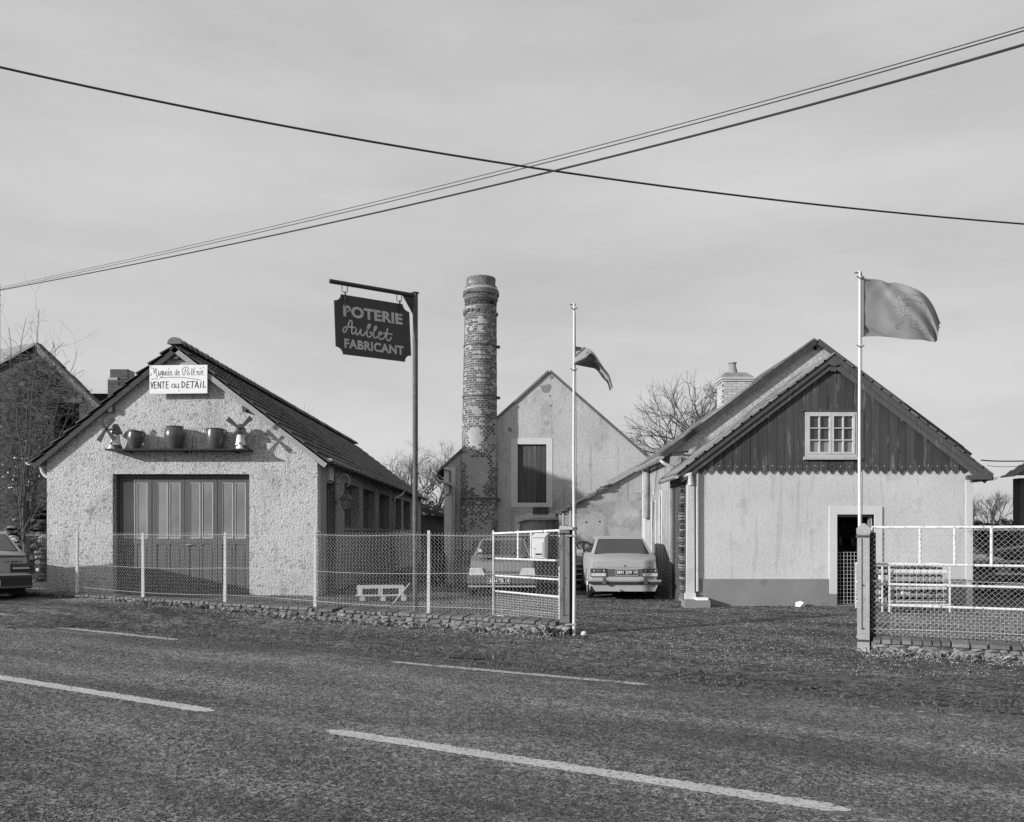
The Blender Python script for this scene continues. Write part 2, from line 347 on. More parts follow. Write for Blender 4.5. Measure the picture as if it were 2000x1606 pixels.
nx = len(xs); gf = [(j*nx+i, j*nx+i+1, (j+1)*nx+i+1, (j+1)*nx+i) for j in range(len(ys)-1) for i in range(nx-1)]
g = MB(); g.v = gv; g.f = gf
ground = tag(g.build('ground', M['ground'], smooth=True), kind='structure')
# road: a sheet running in its own direction, ragged along the verge
RT = Vector((0.866, -0.5)); RN = Vector((0.5, 0.866))
rv = []; rts = list(np.arange(-60, 60.01, 0.1)); cuts = [0.5, 3.2, 4.7, 6.2, 7.6, 8.02]
for t in rts:
    for k, n in enumerate(cuts):
        nn = n
        if k == 5: nn = n + 0.16*noise.noise(Vector((t*0.9, 0, 1))) + 0.10*noise.noise(Vector((t*4, 0, 2))) + 0.04*noise.noise(Vector((t*13, 0, 2)))
        p = RT*t + RN*nn; rv.append((p.x, p.y, -0.001))
K = len(cuts)
r = MB(); r.v = rv; r.f = [(i*K+k, (i+1)*K+k, (i+1)*K+k+1, i*K+k+1) for i in range(len(rts)-1) for k in range(K-1)]
road = tag(r.build('road', M['asphalt']), kind='structure')
def gpt(px, py): Y = 1600*EYE/(py-1040); return Vector(((px-1000)/1600*Y, Y))
M['paint_w'] = mat('worn_road_paint', 0.46, var=0.15, scale=3, fine=0.25, fscale=45, rough=0.85, bump=0.6, bscale=50, pits=0.75, pscale=38)
M['paint_f'] = mat('faded_edge_paint', 0.36, var=0.3, scale=3, fine=0.6, fscale=45, rough=0.9, bump=0.8, bscale=46, pits=0.85, pscale=14, blot=[(5, .57, .45)])
def marking(a, b, w, m, fade=0.16):
    """one painted dash with crumbled edges and thin worn ends"""
    a = gpt(*a); b = gpt(*b); d = b - a; L = d.length; d.normalize(); n = Vector((-d.y, d.x)); mb = MB(); N = int(L/0.02)
    up = []; lo = []
    for i in range(N+1):
        t = i/N*L; e = min(1.0, t/fade + 0.25, (L-t)/fade + 0.25)
        j = [0.018*noise.noise(Vector((t*22, s, 0))) + 0.014*noise.noise(Vector((t*60, s, 4))) for s in (1.3, 8.1)]
        p = a + d*t; q = p + n*(w/2*e + j[0]); s_ = p - n*(w/2*e + j[1])
        up.append((q.x, q.y, 0.003)); lo.append((s_.x, s_.y, 0.003))
    k = len(up); mb.v = up + lo; mb.f = [(i, i+1, k+i+1, k+i) for i in range(k-1)]
    o = mb.build('road_marking', m, road); return o
marking((-420, 1256), (415, 1390), 0.15, M['paint_w']); marking((638, 1427), (1662, 1584), 0.15, M['paint_w'])
marking((86, 1223), (347, 1250), 0.13, M['paint_f'], 0.2); marking((765, 1293), (1268, 1338), 0.12, M['paint_f'])
for k in range(9):                                  # crumbs of the edge line further right
    x = 1400 + k*62 + R.uniform(-20, 20); y = 1338 + (x-1268)*0.098
    if R.random() < 0.6: marking((x, y), (x + R.uniform(10, 34), y + 2.5), 0.05, M['paint_f'], 0.05)
ck = MB()
for a_, b_ in zip([(1988,1328),(1984,1340),(1981,1347),(1982,1356),(1978,1366)], [(1984,1340),(1981,1347),(1982,1356),(1978,1366),(1976,1382)]):
    a_, b_ = gpt(*a_), gpt(*b_); d_ = (b_-a_).normalized()*.006; ck.add([(a_.x-.006, a_.y, .005), (a_.x+.006, a_.y, .005), (b_.x+.005, b_.y, .005), (b_.x-.005, b_.y, .005)], [(0, 1, 2, 3)])
ck.build('crack', M['dark'], road)
# puddle in the verge
pd = MB(); P = []
for k in range(28):
    a = 2*math.pi*k/28; c = gpt(925, 1283); rr = 1 + 0.25*noise.noise(Vector((math.cos(a)*1.5, math.sin(a)*1.5, 5)))
    P.append((c.x + 0.38*rr*math.cos(a), c.y - 0.02 + 0.16*rr*math.sin(a) - 0.25*math.cos(a)*0.38))
pd.v = [(x, y, 0.006) for x, y in P]; pd.f = [tuple(range(28))]
tag(pd.build('puddle', M['water']), kind='structure')
def shard(mb, x, y, z, s, fl=0.6):
    a = R.uniform(0, 6.28); c, n = math.cos(a), math.sin(a)
    q = [(s*R.uniform(.6, 1.2)*c, s*R.uniform(.6, 1.2)*n), (-s*R.uniform(.5, 1.1)*n, s*R.uniform(.5, 1)*c), (-s*R.uniform(.6, 1.2)*c, -s*R.uniform(.6, 1.2)*n), (s*R.uniform(.5, 1.1)*n, -s*R.uniform(.5, 1)*c)]
    mb.add([(x+u, y+v, z) for u, v in q] + [(x, y, z + s*fl*R.uniform(.6, 1.3))], [(0,1,4), (1,2,4), (2,3,4), (3,0,4)])
def near_line(x, y, p0, d, tmax):
    v = Vector((x, y)) - p0; t = v.dot(d); return (t, v.dot(Vector((-d.y, d.x))))
pb = MB(); cl = MB()
n_ = 0
while n_ < 21000:                                   # pale chippings strewn over the yard and its entrance
    y = R.uniform(8.6, 18.5); x = R.uniform(-5, 9.5)
    if road_n(x, y) < 8.3 + R.random()*1.6: continue
    dens = 1.0 if y > 10.5 or x > 2 else 0.35
    if R.random() > dens: continue
    z = gz(x, y) + 0.004
    shard(pb, x, y, z, R.uniform(0.004, 0.011) * (1.35 if R.random() < 0.05 else 1)); n_ += 1
for k in range(9500):                               # mud crumbs on the verge
    t = R.uniform(-13, 9); n = 7.75 + abs(R.gauss(0, 1.2)); p = RT*t + RN*n
    shard(cl, p.x, p.y, gz(p.x, p.y) - 0.002, R.uniform(0.008, 0.028) * (1.5 if R.random() < .06 else 1), 0.7)
for k in range(1500):                               # pale bits along the foot of the low walls
    if R.random() < 0.72: t = R.uniform(0.2, 10.5); p = FL0 + FD*t - Vector((0.418, 0.909))*(0.16 + abs(R.gauss(0, .28)))
    else: t = R.uniform(0, 3.0); p = FR0 + FDR*t - Vector((0.418, 0.909))*(0.14 + abs(R.gauss(0, .22)))
    shard(pb, p.x, p.y, gz(p.x, p.y), R.uniform(0.006, 0.018))
rg_ = MB(); k = 0
while k < 52000:                                    # aggregate standing proud of the worn tarmac
    y = 4.0 + 10.5*R.random()**1.5; x = R.uniform(-.66, .66)*y
    n = road_n(x, y)
    if n > 8.2 or n < 2.0 or abs(n-4.76) < .085 or R.random() > .62+.75*noise.noise(Vector((x*.7+y*1.2, y*.7-x*.2, 0))): continue
    shard(rg_, x, y, -.001, R.uniform(.005, .011)*(.75+y*.045), .65); k += 1
tag(rg_.build('tarmac_chippings', M['chipping']), kind='stuff')
tag(pb.build('gravel', M['pebble']), kind='stuff'); tag(cl.build('mud_crumbs', M['clod']), kind='stuff')
dg = MB()
def tuft(mb, x, y, z, n, h, sp):
    for _ in range(n):
        a = R.uniform(0, 6.28); l = h*R.uniform(.5, 1.2); lean = R.uniform(.3, 1.6); w = 0.004
        bx, by = x + R.gauss(0, sp), y + R.gauss(0, sp); dx, dy = math.cos(a)*lean*l, math.sin(a)*lean*l
        mb.add([(bx-w*math.sin(a), by+w*math.cos(a), z), (bx+w*math.sin(a), by-w*math.cos(a), z), (bx+dx*.5, by+dy*.5, z+l*.75), (bx+dx, by+dy, z+l*.8)], [(0,1,2), (1,3,2)])
for k in range(230):
    if R.random() < 0.78: t = R.uniform(0.0, 8.5); p = FL0 + FD*t - Vector((0.418, 0.909))*(0.13 + abs(R.gauss(0, .13)))
    else: t = R.uniform(0, 3.0); p = FR0 + FDR*t - Vector((0.418, 0.909))*(0.14 + abs(R.gauss(0, .12)))
    tuft(dg, p.x, p.y, gz(p.x, p.y), 9, R.uniform(.03, .11), .04)
for k in range(6): tuft(dg, FL0.x - 0.12 - .05*k, FL0.y - 0.1 + .02*k, 0.0, 16, 0.16, .03)
tag(dg.build('dead_grass', M['straw']), kind='stuff')

# ================================================================ pottery shop (left)
YS = 19.2; sx = YS/1600
SXL, SXR, SXA = -10.9, -4.56, -7.85                 # wall corners and apex
SE, SA = 3.26, 5.78                                 # wall height at the eaves and at the apex
BACK = 41.0
shop = thing('pottery_shop', 'roughcast gabled shop with four-leaf glazed garage doors and brown tiled roof', 'shop', (SXR, YS, 0))
def stop_(x): return SE + (SA-SE)*((x-SXL)/(SXA-SXL) if x < SXA else (SXR-x)/(SXR-SXA))
DX0, DX1, DZ = (220-1000)*sx, (487-1000)*sx, EYE + (1040-926)*sx
w = MB(); wallpoly(w, SXL, SXR, stop_, lambda x: -0.3, [(DX0, DX1, -0.3, DZ)], lambda a, z: ((a, YS, z), (a, YS+0.32, z)), (SXA,))
w.build('front_wall', M['roughcast'], shop)
def syx(px): return 4.56*1600/(1000-px)
WINS = [(22.3, 24.45), (25.1, 27.3), (28.1, 30.5), (31.6, 33.8), (34.4, 36.8)]
DOOR = (20.15, 21.1)
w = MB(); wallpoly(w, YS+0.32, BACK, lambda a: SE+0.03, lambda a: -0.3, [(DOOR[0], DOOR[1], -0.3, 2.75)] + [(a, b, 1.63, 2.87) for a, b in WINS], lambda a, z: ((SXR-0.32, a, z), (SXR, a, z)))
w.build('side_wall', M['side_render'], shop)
w = MB(); w.box(SXL, SXL+0.3, YS+0.32, BACK, -0.3, SE); wallpoly(w, SXL+0.3, SXR-0.32, stop_, lambda x: -0.3, [], lambda a, z: ((a, BACK-0.3, z), (a, BACK, z)), (SXA,))
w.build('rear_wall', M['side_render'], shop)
for (a, b) in WINS:
    f = MB(); X = SXR-0.27
    f.box(X-.03, X+.03, a, b, 1.63, 1.69); f.box(X-.03, X+.03, a, b, 2.81, 2.87)
    n = 5
    for k in range(n+1):
        y = a + .03 + (b-a-.06)*k/n; f.box(X-.035, X+.035, y-.03, y+.03, 1.69, 2.81)
    wn = f.build('window', M['doorframe'], shop)
    for k in range(n):
        y0 = a + .03 + (b-a-.06)*k/n; y1 = a + .03 + (b-a-.06)*(k+1)/n
        MB().box(X-.01, X, y0+.03, y1-.03, 1.69, 2.81).build('pane', M['darkglass'], wn)
    MB().box(SXR-.3, SXR+.03, a-.04, b+.04, 1.57, 1.628).build('window_sill', M['side_render'], shop)
d = MB(); X = SXR-0.2; d.box(X-.04, X, DOOR[0], DOOR[1], -.1, 2.75); sdr = d.build('side_door', M['doorpaint'], shop)
d = MB(); 
for y in (DOOR[0]+.05, (DOOR[0]+DOOR[1])/2, DOOR[1]-.05): d.box(X+.001, X+.05, y-.04, y+.04, 0, 2.75)
d.build('door_frame', M['doorframe'], sdr)
MB().box(SXR+.003, SXR+.05, 20.22, 20.75, 2.82, 3.2).build('meter_box', M['trim'], shop)
# garage doors
dz0 = 0.02; DW = (DX1-DX0-0.06)/4
fr_ = MB(); fr_.box(DX0, DX0+.05, YS+.2, YS+.3, dz0, DZ); fr_.box(DX1-.05, DX1, YS+.2, YS+.3, dz0, DZ); fr_.box(DX0+.05, DX1-.05, YS+.2, YS+.3, DZ-.09, DZ)
fr_.build('garage_door_frame', M['doorpaint'], shop)
for k in range(4):
    a = DX0 + .05 + (DX1-DX0-.1)*k/4 + .006; b = DX0 + .05 + (DX1-DX0-.1)*(k+1)/4 - .006; y = YS+.215
    if k == 1: y += 0.006
    zt = DZ-.095; zg0, zg1 = EYE - (1052-1040)*sx, zt-.09; mid = (a+b)/2
    f = MB()
    f.box(a, a+.10, y, y+.05, dz0, zt); f.box(b-.10, b, y, y+.05, dz0, zt)
    f.box(a+.10, b-.10, y, y+.05, zg1, zt); f.box(a+.10, b-.10, y, y+.05, zg0-.13, zg0); f.box(a+.10, b-.10, y, y+.05, dz0, dz0+.14)
    f.box(mid-.02, mid+.02, y+.005, y+.045, zg0, zg1); f.box(mid-.03, mid+.03, y+.003, y+.047, dz0+.14, zg0-.13)
    f.box(a+.10, b-.10, y+.02, y+.04, dz0+.14, zg0-.13)
    leaf = f.build('door_leaf', M['doorpaint'], shop)
    for (p, q) in ((a+.10, mid-.02), (mid+.02, b-.10)):
        MB().box(p, q, y+.02, y+.028, zg0, zg1).build('pane', M['frosted'], leaf)
        bd = MB(); e = .02
        bd.box(p, p+e, y+.008, y+.018, zg0, zg1).box(q-e, q, y+.008, y+.018, zg0, zg1).box(p+e, q-e, y+.008, y+.018, zg0, zg0+e).box(p+e, q-e, y+.008, y+.018, zg1-e, zg1)
        bd.build('glazing_bead', M['bead'], leaf)
        pn = MB(); pn.box(p+.03, q-.03, y+.012, y+.02, dz0+.2, zg0-.2); pn.build('panel', M['doorpaint'], leaf)
    if k == 2: MB().tube([(a+.03, y-.03, 1.22), (a+.16, y-.03, 1.23)], .011, 6).build('door_handle', M['chrome'], leaf)
MB().box(DX0, DX1, YS+.6, YS+.65, 0, DZ+.2).build('curtain', M['dark'], shop)
# roof deck, bargeboards, purlins
PITCH = math.atan2(SA-SE, SXR-SXA); YF = YS-0.11
def slope(side):
    """frame (along depth, up the slope from the eave, out) of one roof plane"""
    ex = SXR + .28 if side > 0 else SXL - .30
    ridge = Vector((SXA, 0, SA + .10)); p = math.atan2(SA-SE, (SXR-SXA) if side > 0 else (SXA-SXL))
    ez = ridge.z - abs(ex-SXA)*math.tan(p)
    e = Vector((ex, 0, ez)); up = (ridge - e); L = up.length; up.normalize(); nrm = Vector((side*abs(up.z), 0, abs(up.x)))
    return e, up, nrm, L
for side in (1, -1):
    e, up, nrm, L = slope(side)
    f = lambda a, b, c=0, e=e, up=up, nrm=nrm: e + Vector((0, 1, 0))*a + up*b + nrm*c
    MB().hexa([f(YF, .05, -.07), f(BACK+.2, .05, -.07), f(BACK+.2, L, -.07), f(YF, L, -.07)], [f(YF, .05, -.03), f(BACK+.2, .05, -.03), f(BACK+.2, L, -.03), f(YF, L, -.03)]).build('roof_deck', M['board'], shop)
    MB().hexa([f(YF-.03, .0, -.15), f(YF, .0, -.15), f(YF, L+.09, -.15), f(YF-.03, L+.09, -.15)], [f(YF-.03, .0, -.035), f(YF, .0, -.035), f(YF, L+.0, -.035), f(YF-.03, L+.0, -.035)]).build('bargeboard', M['iron'] if side < 0 else M['lintelwood'], shop)
    for q in (0.52, ):
        c = f(0, L*q, -.16); MB().box(c.x-.05, c.x+.05, YF-.02, YS+.02, c.z-.10, c.z+.02).build('purlin_end', M['board'], shop)
MB().box(SXA-.07, SXA+.07, YF+.01, YS+.02, SA-.22, SA-.06).build('purlin_end', M['board'], shop)
MB().prism([(SXA-.13, SA-.02), (SXA, SA-.10), (SXA+.13, SA-.02), (SXA, SA+.09)], lambda a, b, c=0: Vector((a, c, b)), YF-.028, YF-.002).build('apex_block', M['board'], shop)
# tiles
def tile_mesh(mb, f, a, b, w, l, lift):
    """one interlocking tile: a pan, a rounded roll and a thick lower lip"""
    xs_ = [0, .10, .40, .55, .72, .88, 1.0]; hs = [.012, .0, .0, .028, .036, .028, .004]
    T = []; n = len(xs_)
    for (v, dz) in ((0, lift), (l, .006)):
        for x, h in zip(xs_, hs): T.append(f(a + x*w, b + v, h + dz))
    for x, h in zip(xs_, hs): T.append(f(a + x*w, b, h + lift - .036))
    fs = [(i, i+1, n+i+1, n+i) for i in range(n-1)] + [(2*n+i, 2*n+i+1, i+1, i) for i in range(n-1)]
    fs += [(0, n, 2*n), (n-1, 3*n-1, 2*n-1)]
    mb.add(T, fs)
GA = .37; TW = .235
e, up, nrm, L = slope(1); nrow = 12; GA = (L)/nrow
tiles_rest = MB(); cnt = 0
me_cache = None
tilemb = MB(); tile_mesh(tilemb, lambda a, b, c=0: Vector((0, 1, 0))*a + up*b + nrm*c, 0, 0, TW*1.02, GA+.05, .06)
proto = tilemb.build('roof_tile', M['tile'], shop, local=True); first = True
ncol = int((BACK + .2 - YF)/TW)
for c in range(ncol):
    for r_ in range(nrow):
        p = e + up*(r_*GA - .03) + Vector((0, YF + c*TW - .06, 0)) + nrm*(-.02)
        if c < 25:
            o = proto if first else proto.copy()
            if not first: COL.objects.link(o); o.parent = shop
            first = False
            o.location = p - shop.location + nrm*R.uniform(-.004, .006)
        else:
            j = R.uniform(-.004, .008)
            tile_mesh(tiles_rest, lambda a, b, cc=0, p=p, j=j: p + Vector((0, 1, 0))*a + up*b + nrm*(cc + j), 0, 0, TW*1.02, GA+.05, .045)
tiles_rest.build('roof_tiles_beyond', M['tile'], shop, kind='stuff')
e2, up2, nrm2, L2 = slope(-1); G2 = L2/nrow
tm2 = MB(); tile_mesh(tm2, lambda a, b, c=0: Vector((0, 1, 0))*a + up2*b + nrm2*c, 0, 0, TW*1.02, G2+.05, .085)
pr2 = None; rest2 = MB()
for c in range(ncol):
    for r_ in range(nrow):
        p = e2 + up2*(r_*G2 - .03) + Vector((0, YF + c*TW - .065, 0)) + nrm2*(-.02)
        if c < 1:
            if pr2 is None: o = pr2 = tm2.build('roof_tile', M['tile'], shop, local=True)
            else: o = pr2.copy(); COL.objects.link(o); o.parent = shop
            o.location = p - shop.location
        elif c < 30: tile_mesh(rest2, lambda a, b, cc=0, p=p: p + Vector((0, 1, 0))*a + up2*b + nrm2*cc, 0, 0, TW*1.02, G2+.05, .05)
rest2.build('roof_tiles_beyond', M['tile'], shop, kind='stuff')
# ridge
rt = MB(); N = 9
for (y, rr) in ((0, .155), (.07, .165), (.11, .135), (.42, .115)):
    for k in range(N):
        a = math.pi*(k/(N-1)); rt.v.append((rr*1.12*math.cos(a), y, rr*math.sin(a) - .03))
rt.f = [(i*N+k, i*N+k+1, (i+1)*N+k+1, (i+1)*N+k) for i in range(3) for k in range(N-1)] + [tuple(range(N))]
prr = None; y = YF - .04; k = 0
while y < BACK:
    if prr is None: o = prr = rt.build('ridge_tile', M['ridge'], shop, smooth=True, local=True)
    else: o = prr.copy(); COL.objects.link(o); o.parent = shop
    o.location = (SXA - SXR, y - YS, SA + .16 + R.uniform(-.006, .006)); y += .345
# gutters
def halfpipe(mb, a, b, r, n=9):
    a = Vector(a); b = Vector(b); d = (b-a).normalized(); s_ = d.cross(Vector((0,0,1))).normalized(); base = len(mb.v)
    for (P, rr) in ((a, r), (b, r), (a, r-.008), (b, r-.008)):
        for k in range(n):
            t = math.pi + math.pi*k/(n-1); mb.v.append(tuple(P + s_*rr*math.cos(t) + Vector((0,0,1))*rr*math.sin(t)))
    q = lambda i, j: base + i*n + j
    for j in range(n-1):
        mb.f += [(q(0,j), q(0,j+1), q(1,j+1), q(1,j)), (q(2,j), q(3,j), q(3,j+1), q(2,j+1))]
    mb.f += [tuple(q(0, j) for j in range(n)), tuple(q(1, j) for j in range(n))]
    return mb
gut = halfpipe(MB(), (SXR+.30, YF-.02, SE-.02), (SXR+.30, BACK+.2, SE-.05), .075).build('gutter', M['zinc'], shop, smooth=True)
hk = MB()
y = YF + .3
while y < BACK: hk.box(SXR+.21, SXR+.385, y-.012, y+.012, SE-.115, SE-.105); hk.box(SXR+.375, SXR+.385, y-.012, y+.012, SE-.105, SE-.01); y += .5
hk.build('gutter_bracket', M['zinc'], gut)
halfpipe(MB(), (SXL-.36, YF-.02, SE-.10), (SXL-.36, BACK, SE-.14), .075).build('gutter', M['zinc'], shop, smooth=True)
MB().tube(smoothpts([(SXL-.30, YS+.3, SE-.2), (SXL-.26, YS+.3, SE-.33), (SXL-.15, YS+.3, SE-.42), (SXL+.02, YS+.3, SE-.44)], 4), .045, 8).build('swan_neck_pipe', M['trim'], shop, smooth=True)
yd = 31.1
MB().tube([(SXR+.30, yd+1.2, SE-.1), (SXR+.26, yd+.9, SE-.25), (SXR+.08, yd+.1, SE-.45), (SXR+.08, yd, SE-.7), (SXR+.08, yd, 0)], .05, 8).build('downpipe', M['zinc'], shop, smooth=True)
MB().tube([(SXR+.06, 20.86, 3.0), (SXR+.06, 20.86, 0.05)], .045, 8).build('downpipe', M['doorframe'], shop, smooth=True)
# brick stack rising from the hidden slope
cx, cy = at(238, 750, 21.2).x, 21.2; zt = EYE + (1040-724)/1600*21.2
st = MB().box(cx-.20, cx+.24, cy-.2, cy+.2, zt-2.4, zt).box(cx-.24, cx+.0, cy-.24, cy+.24, zt-2.4, zt-.22); stk = st.build('chimney', M['mortar'], shop)
bb = MB()
for r_ in range(20):
    z = zt - .07 - r_*.07; a = cx - .20 - .005; k = 0
    if z < zt-.28: a = cx-.245
    x = a - (.1 if r_ % 2 else 0)
    while x < cx+.235:
        x0 = max(a, x); x1 = min(x+.19, cx+.245)
        if x1-x0 > .03: bb.box(x0, x1, cy-.25 if z < zt-.28 else cy-.21, cy-.15, z, z+.058)
        x += .205
bb.build('chimney_bricks', M['brick'], stk, kind='stuff')

# board over the doors
bd = thing('shop_sign', 'white painted board with handwritten lettering under the shop gable', 'sign', (at(350, 742, YS).x, YS-.20, 4.9))
SU = (405-292.5)*sx/1580.0                    # board width over its drawing width
p0 = at(292.3, 714, YS-.18); p1 = at(405, 769.5, YS-.18); ang = -0.004
FB = frame((p0.x, YS-.17, p1.z), (1, 0, .010), (0, 0, 1), (0, -1, 0)); BW, BH = p1.x-p0.x, p0.z-p1.z
MB().prism([(0, 0), (BW, 0), (BW, BH), (0, BH)], FB, 0, .018).build('panel', M['board_white'], bd)
def L2(x, y): return ((x-180)/1590*BW, BH - (y-208)/790*BH)      # drawing units -> board
ink = MB()
def st_(pts, w, mb, curve=True): ribbon(mb, [L2(*p) for p in pts], w/1590*BW, FB, .0195 + R.random()*.0004, curve)
for s_ in ([(215,670),(240,760),(243,845)], [(290,668),(262,760),(248,845)],                      # V
           [(318,665),(312,760),(308,845)], [(318,675),(378,670)], [(314,760),(368,755)], [(310,842),(378,846)],
           [(412,845),(420,670)], [(420,672),(450,760),(482,850)], [(480,850),(492,668)],
           [(525,672),(598,668)], [(562,672),(552,848)],
           [(645,665),(640,845)], [(645,674),(698,668)], [(642,755),(690,752)], [(640,846),(702,846)]): st_(s_, 23, ink, False)
for s_ in ([(865,745),(830,730),(800,770),(790,815),(870,830)], [(862,735),(880,835)], [(912,728),(900,790),(925,835),(960,810)], [(975,725),(985,850)]): st_(s_, 19, ink)
for s_ in ([(1075,665),(1072,835)], [(1220,670),(1200,840)], [(1222,675),(1278,668)], [(1208,755),(1262,752)], [(1200,840),(1275,842)],
           [(1312,675),(1420,668)], [(1372,672),(1350,845)], [(1485,660),(1432,835)], [(1485,660),(1528,850)], [(1448,790),(1520,792)],
           [(1600,680),(1578,838)], [(1670,660),(1655,830)], [(1655,832),(1728,822)]): st_(s_, 25, ink, False)
st_([(1075,670),(1130,690),(1155,745),(1130,805),(1078,832)], 25, ink)
ink.build('lettering', M['ink'], bd)
ink = MB()
for s_ in ([(225,285),(265,290)], [(290,280),(300,360),(318,440)], [(318,440),(340,320),(362,300),(362,420),(380,520),(412,500)],[(430,360),(425,440),(412,500)], [(430,370),(440,450),(462,490),(500,400),(535,370),(500,380),(492,440),(520,470),(545,380),(545,470),(530,530),(470,540)],
           [(575,380),(570,470),(600,480),(622,380),(622,470),(640,490)], [(665,380),(650,430),(672,470),(648,492)], [(705,370),(700,480),(722,480)], [(716,295),(712,325)], [(745,380),(742,490)], [(742,430),(775,380),(785,440),(790,495),(812,490)],
           [(935,320),(925,430),(935,490)], [(930,400),(890,400),(875,450),(900,485),(928,440)], [(960,440),(1000,400),(985,375),(958,410),(962,470),(990,490),(1020,470)],
           [(1110,440),(1085,390),(1090,320),(1150,270),(1225,270),(1245,330),(1200,375),(1150,370)], [(1170,300),(1160,400),(1150,470),(1110,490),(1095,455)],
           [(1255,400),(1225,440),(1235,490),(1265,480),(1275,430),(1255,400)], [(1330,310),(1375,345),(1435,280)], [(1350,340),(1330,430),(1345,490),(1365,490)],
           [(1385,440),(1420,400),(1405,370),(1380,410),(1385,470),(1430,490)], [(1470,380),(1490,400),(1480,490)],[(1490,400),(1520,385),(1530,480),(1550,490)], [(1575,370),(1565,470),(1590,490)], [(1580,290),(1577,320)],
           [(1610,440),(1650,400),(1635,370),(1610,410),(1615,470),(1685,492)], [(240,440),(215,450),(215,490),(240,490)],
           [(235,605),(330,580),(432,585)], [(480,550),(560,560),(720,548),(1000,548),(1300,580),(1600,632)]): st_(s_, 17, ink)
for s_ in ([(210,245),(222,250)], [(1655,277),(1668,280)], [(978,922),(992,926)]): st_(s_, 24, ink)
ink.build('lettering', M['ink_grey'], bd)

# shelf with wares
yw = YS; z0 = EYE + (1040-880)*sx; shf = thing('wall_shelf', 'long thin shelf of wares on the roughcast wall above the garage doors', 'shelf', (at(343, 880, YS).x, YS, z0))
xa, xb = (203-1000)*18.75/1600, (484-1000)*18.8/1600
MB().box(xa, xb, YS-.42, YS-.02, z0-.035, z0).build('board', M['black'], shf)
for x in (xa+.45, (xa+xb)/2+.1, xb-.35):
    MB().bar((x, YS, z0-.06), (x, YS-.36, z0-.045), .03, .03).build('bracket', M['iron'], shf)
ZS = EYE + (1040-877)*sx
def shx(px, y): return (px-1000)*y/1600
for px in (309.5, 375.5): MB().tube([(shx(px, 19.0), 19.0, z0), (shx(px, 19.0), 19.0, z0+.30)], .007, 6).build('rod', M['iron'], shf)
YP = YS-.24
def pot(px, prof, label, handles=None, pin=False):
    c = Vector((shx(px, YP), YP, z0+.001)); t = thing('glazed_pot', label, 'pot', c, group='glazed pots on the shop shelf')
    MB().lathe(prof, c, 32).build('body', M['pot'], t, smooth=True)
    if handles:
        for s_ in (-1, 1):
            rr, zz, dz = handles
            h = [(s_*rr*.92, 0, zz), (s_*(rr+.05), 0, zz+.02), (s_*(rr+.065), 0, zz-.05), (s_*(rr+.03), 0, zz-dz), (s_*(rr-.01), 0, zz-dz-.02)]
            MB().tube(smoothpts([c + Vector(p) for p in h], 4), .013, 8).build('handle', M['pot'], t, smooth=True)
    if pin: MB().tube([c + Vector((.0, 0, prof[-1][1]-.02)), c + Vector((0, 0, prof[-1][1]+.12))], .006, 6).build('pin', M['iron'], t)
k = 1/83.3
pot(263.5, [(.115, 0), (.13, .05), (.168, .22), (.172, .30), (.155, .39), (.165, .405), (.165, .42), (.14, .42), (.13, .38), (.02, .37)], 'smallest glazed two-handled pot, beside the left toy windmill on the shelf', (.165, .37, .12))
pot(341.5, [(.165, 0), (.18, .03), (.232, .28), (.235, .36), (.21, .46), (.185, .50), (.195, .515), (.195, .53), (.16, .53), (.15, .50), (.02, .48)], 'largest round-bellied glazed pot in the middle of the shelf', None, True)
pot(420.5, [(.165, 0), (.175, .02), (.205, .25), (.208, .36), (.19, .45), (.20, .462), (.20, .475), (.17, .475), (.16, .44), (.02, .43)], 'two-handled glazed pot with a round mark, beside the right toy windmill on the shelf', (.20, .43, .13))
def windmill(px, hub, blades, body_x, lab, group='toy windmills on the shop shelf'):
    yb = YS-.20; c = Vector((shx(body_x, yb), yb, z0+.001)); t = thing('toy_windmill', lab, 'windmill', c, group=group)
    MB().lathe([(.135, 0), (.125, .06), (.10, .20), (.075, .38)], c, 20).build('tower', M['board_white'], t, smooth=True)
    MB().lathe([(.137, .0), (.140, .02), (.129, .08), (.122, .10)], c, 20).build('plinth', M['pot'], t, smooth=True)
    MB().lathe([(.145, .36), (.15, .38), (.09, .52), (.05, .585), (.0, .60)], c, 20).build('cap', M['pot'], t, smooth=True)
    yh = YS-.42; H = at(hub[0], hub[1], yh); MB().tube([H + Vector((0, -.03, 0)), Vector((c.x, c.y, H.z+.0))], .014, 6).build('axle', M['iron'], t)
    for b in blades:
        tip = at(b[0], b[1], yh); d = (tip-H); dn = d.normalized(); n = Vector((-dn.z, 0, dn.x)); w0, w1 = .024, .060
        MB().hexa([H - n*w0, H + n*w0, tip + n*w1, tip - n*w1], [q + Vector((0, -.012, 0)) for q in (H - n*w0, H + n*w0, tip + n*w1, tip - n*w1)]).build('sail', M['iron'], t)
windmill(0, (207.5, 838), [(194, 818), (222.5, 817), (193, 862), (224.5, 859)], 226, 'left toy windmill, its sails turned aside, at the left end of the shelf')
windmill(0, (469, 837.5), [(444.5, 818), (491, 815.5), (450.5, 862), (494, 859)], 470, 'right toy windmill, its sails facing the road, at the right end of the shelf')
for (px, lab) in ((217, 'small white ceramic cone in front of the left toy windmill'), (469, 'small white ceramic cone in front of the right toy windmill')):
    c = Vector((shx(px, YS-.36), YS-.36, z0+.001)); t = thing('ceramic_cone', lab, 'ornament', c, group='ceramic cones on the shop shelf')
    MB().lathe([(.085, 0), (.08, .012), (.045, .075), (.02, .10)], c, 16).build('cone', M['board_white'], t, smooth=True)
    MB().lathe([(.021, .10), (.026, .115), (.012, .145), (.0, .15)], c, 12).build('tip', M['pot'], t, smooth=True)

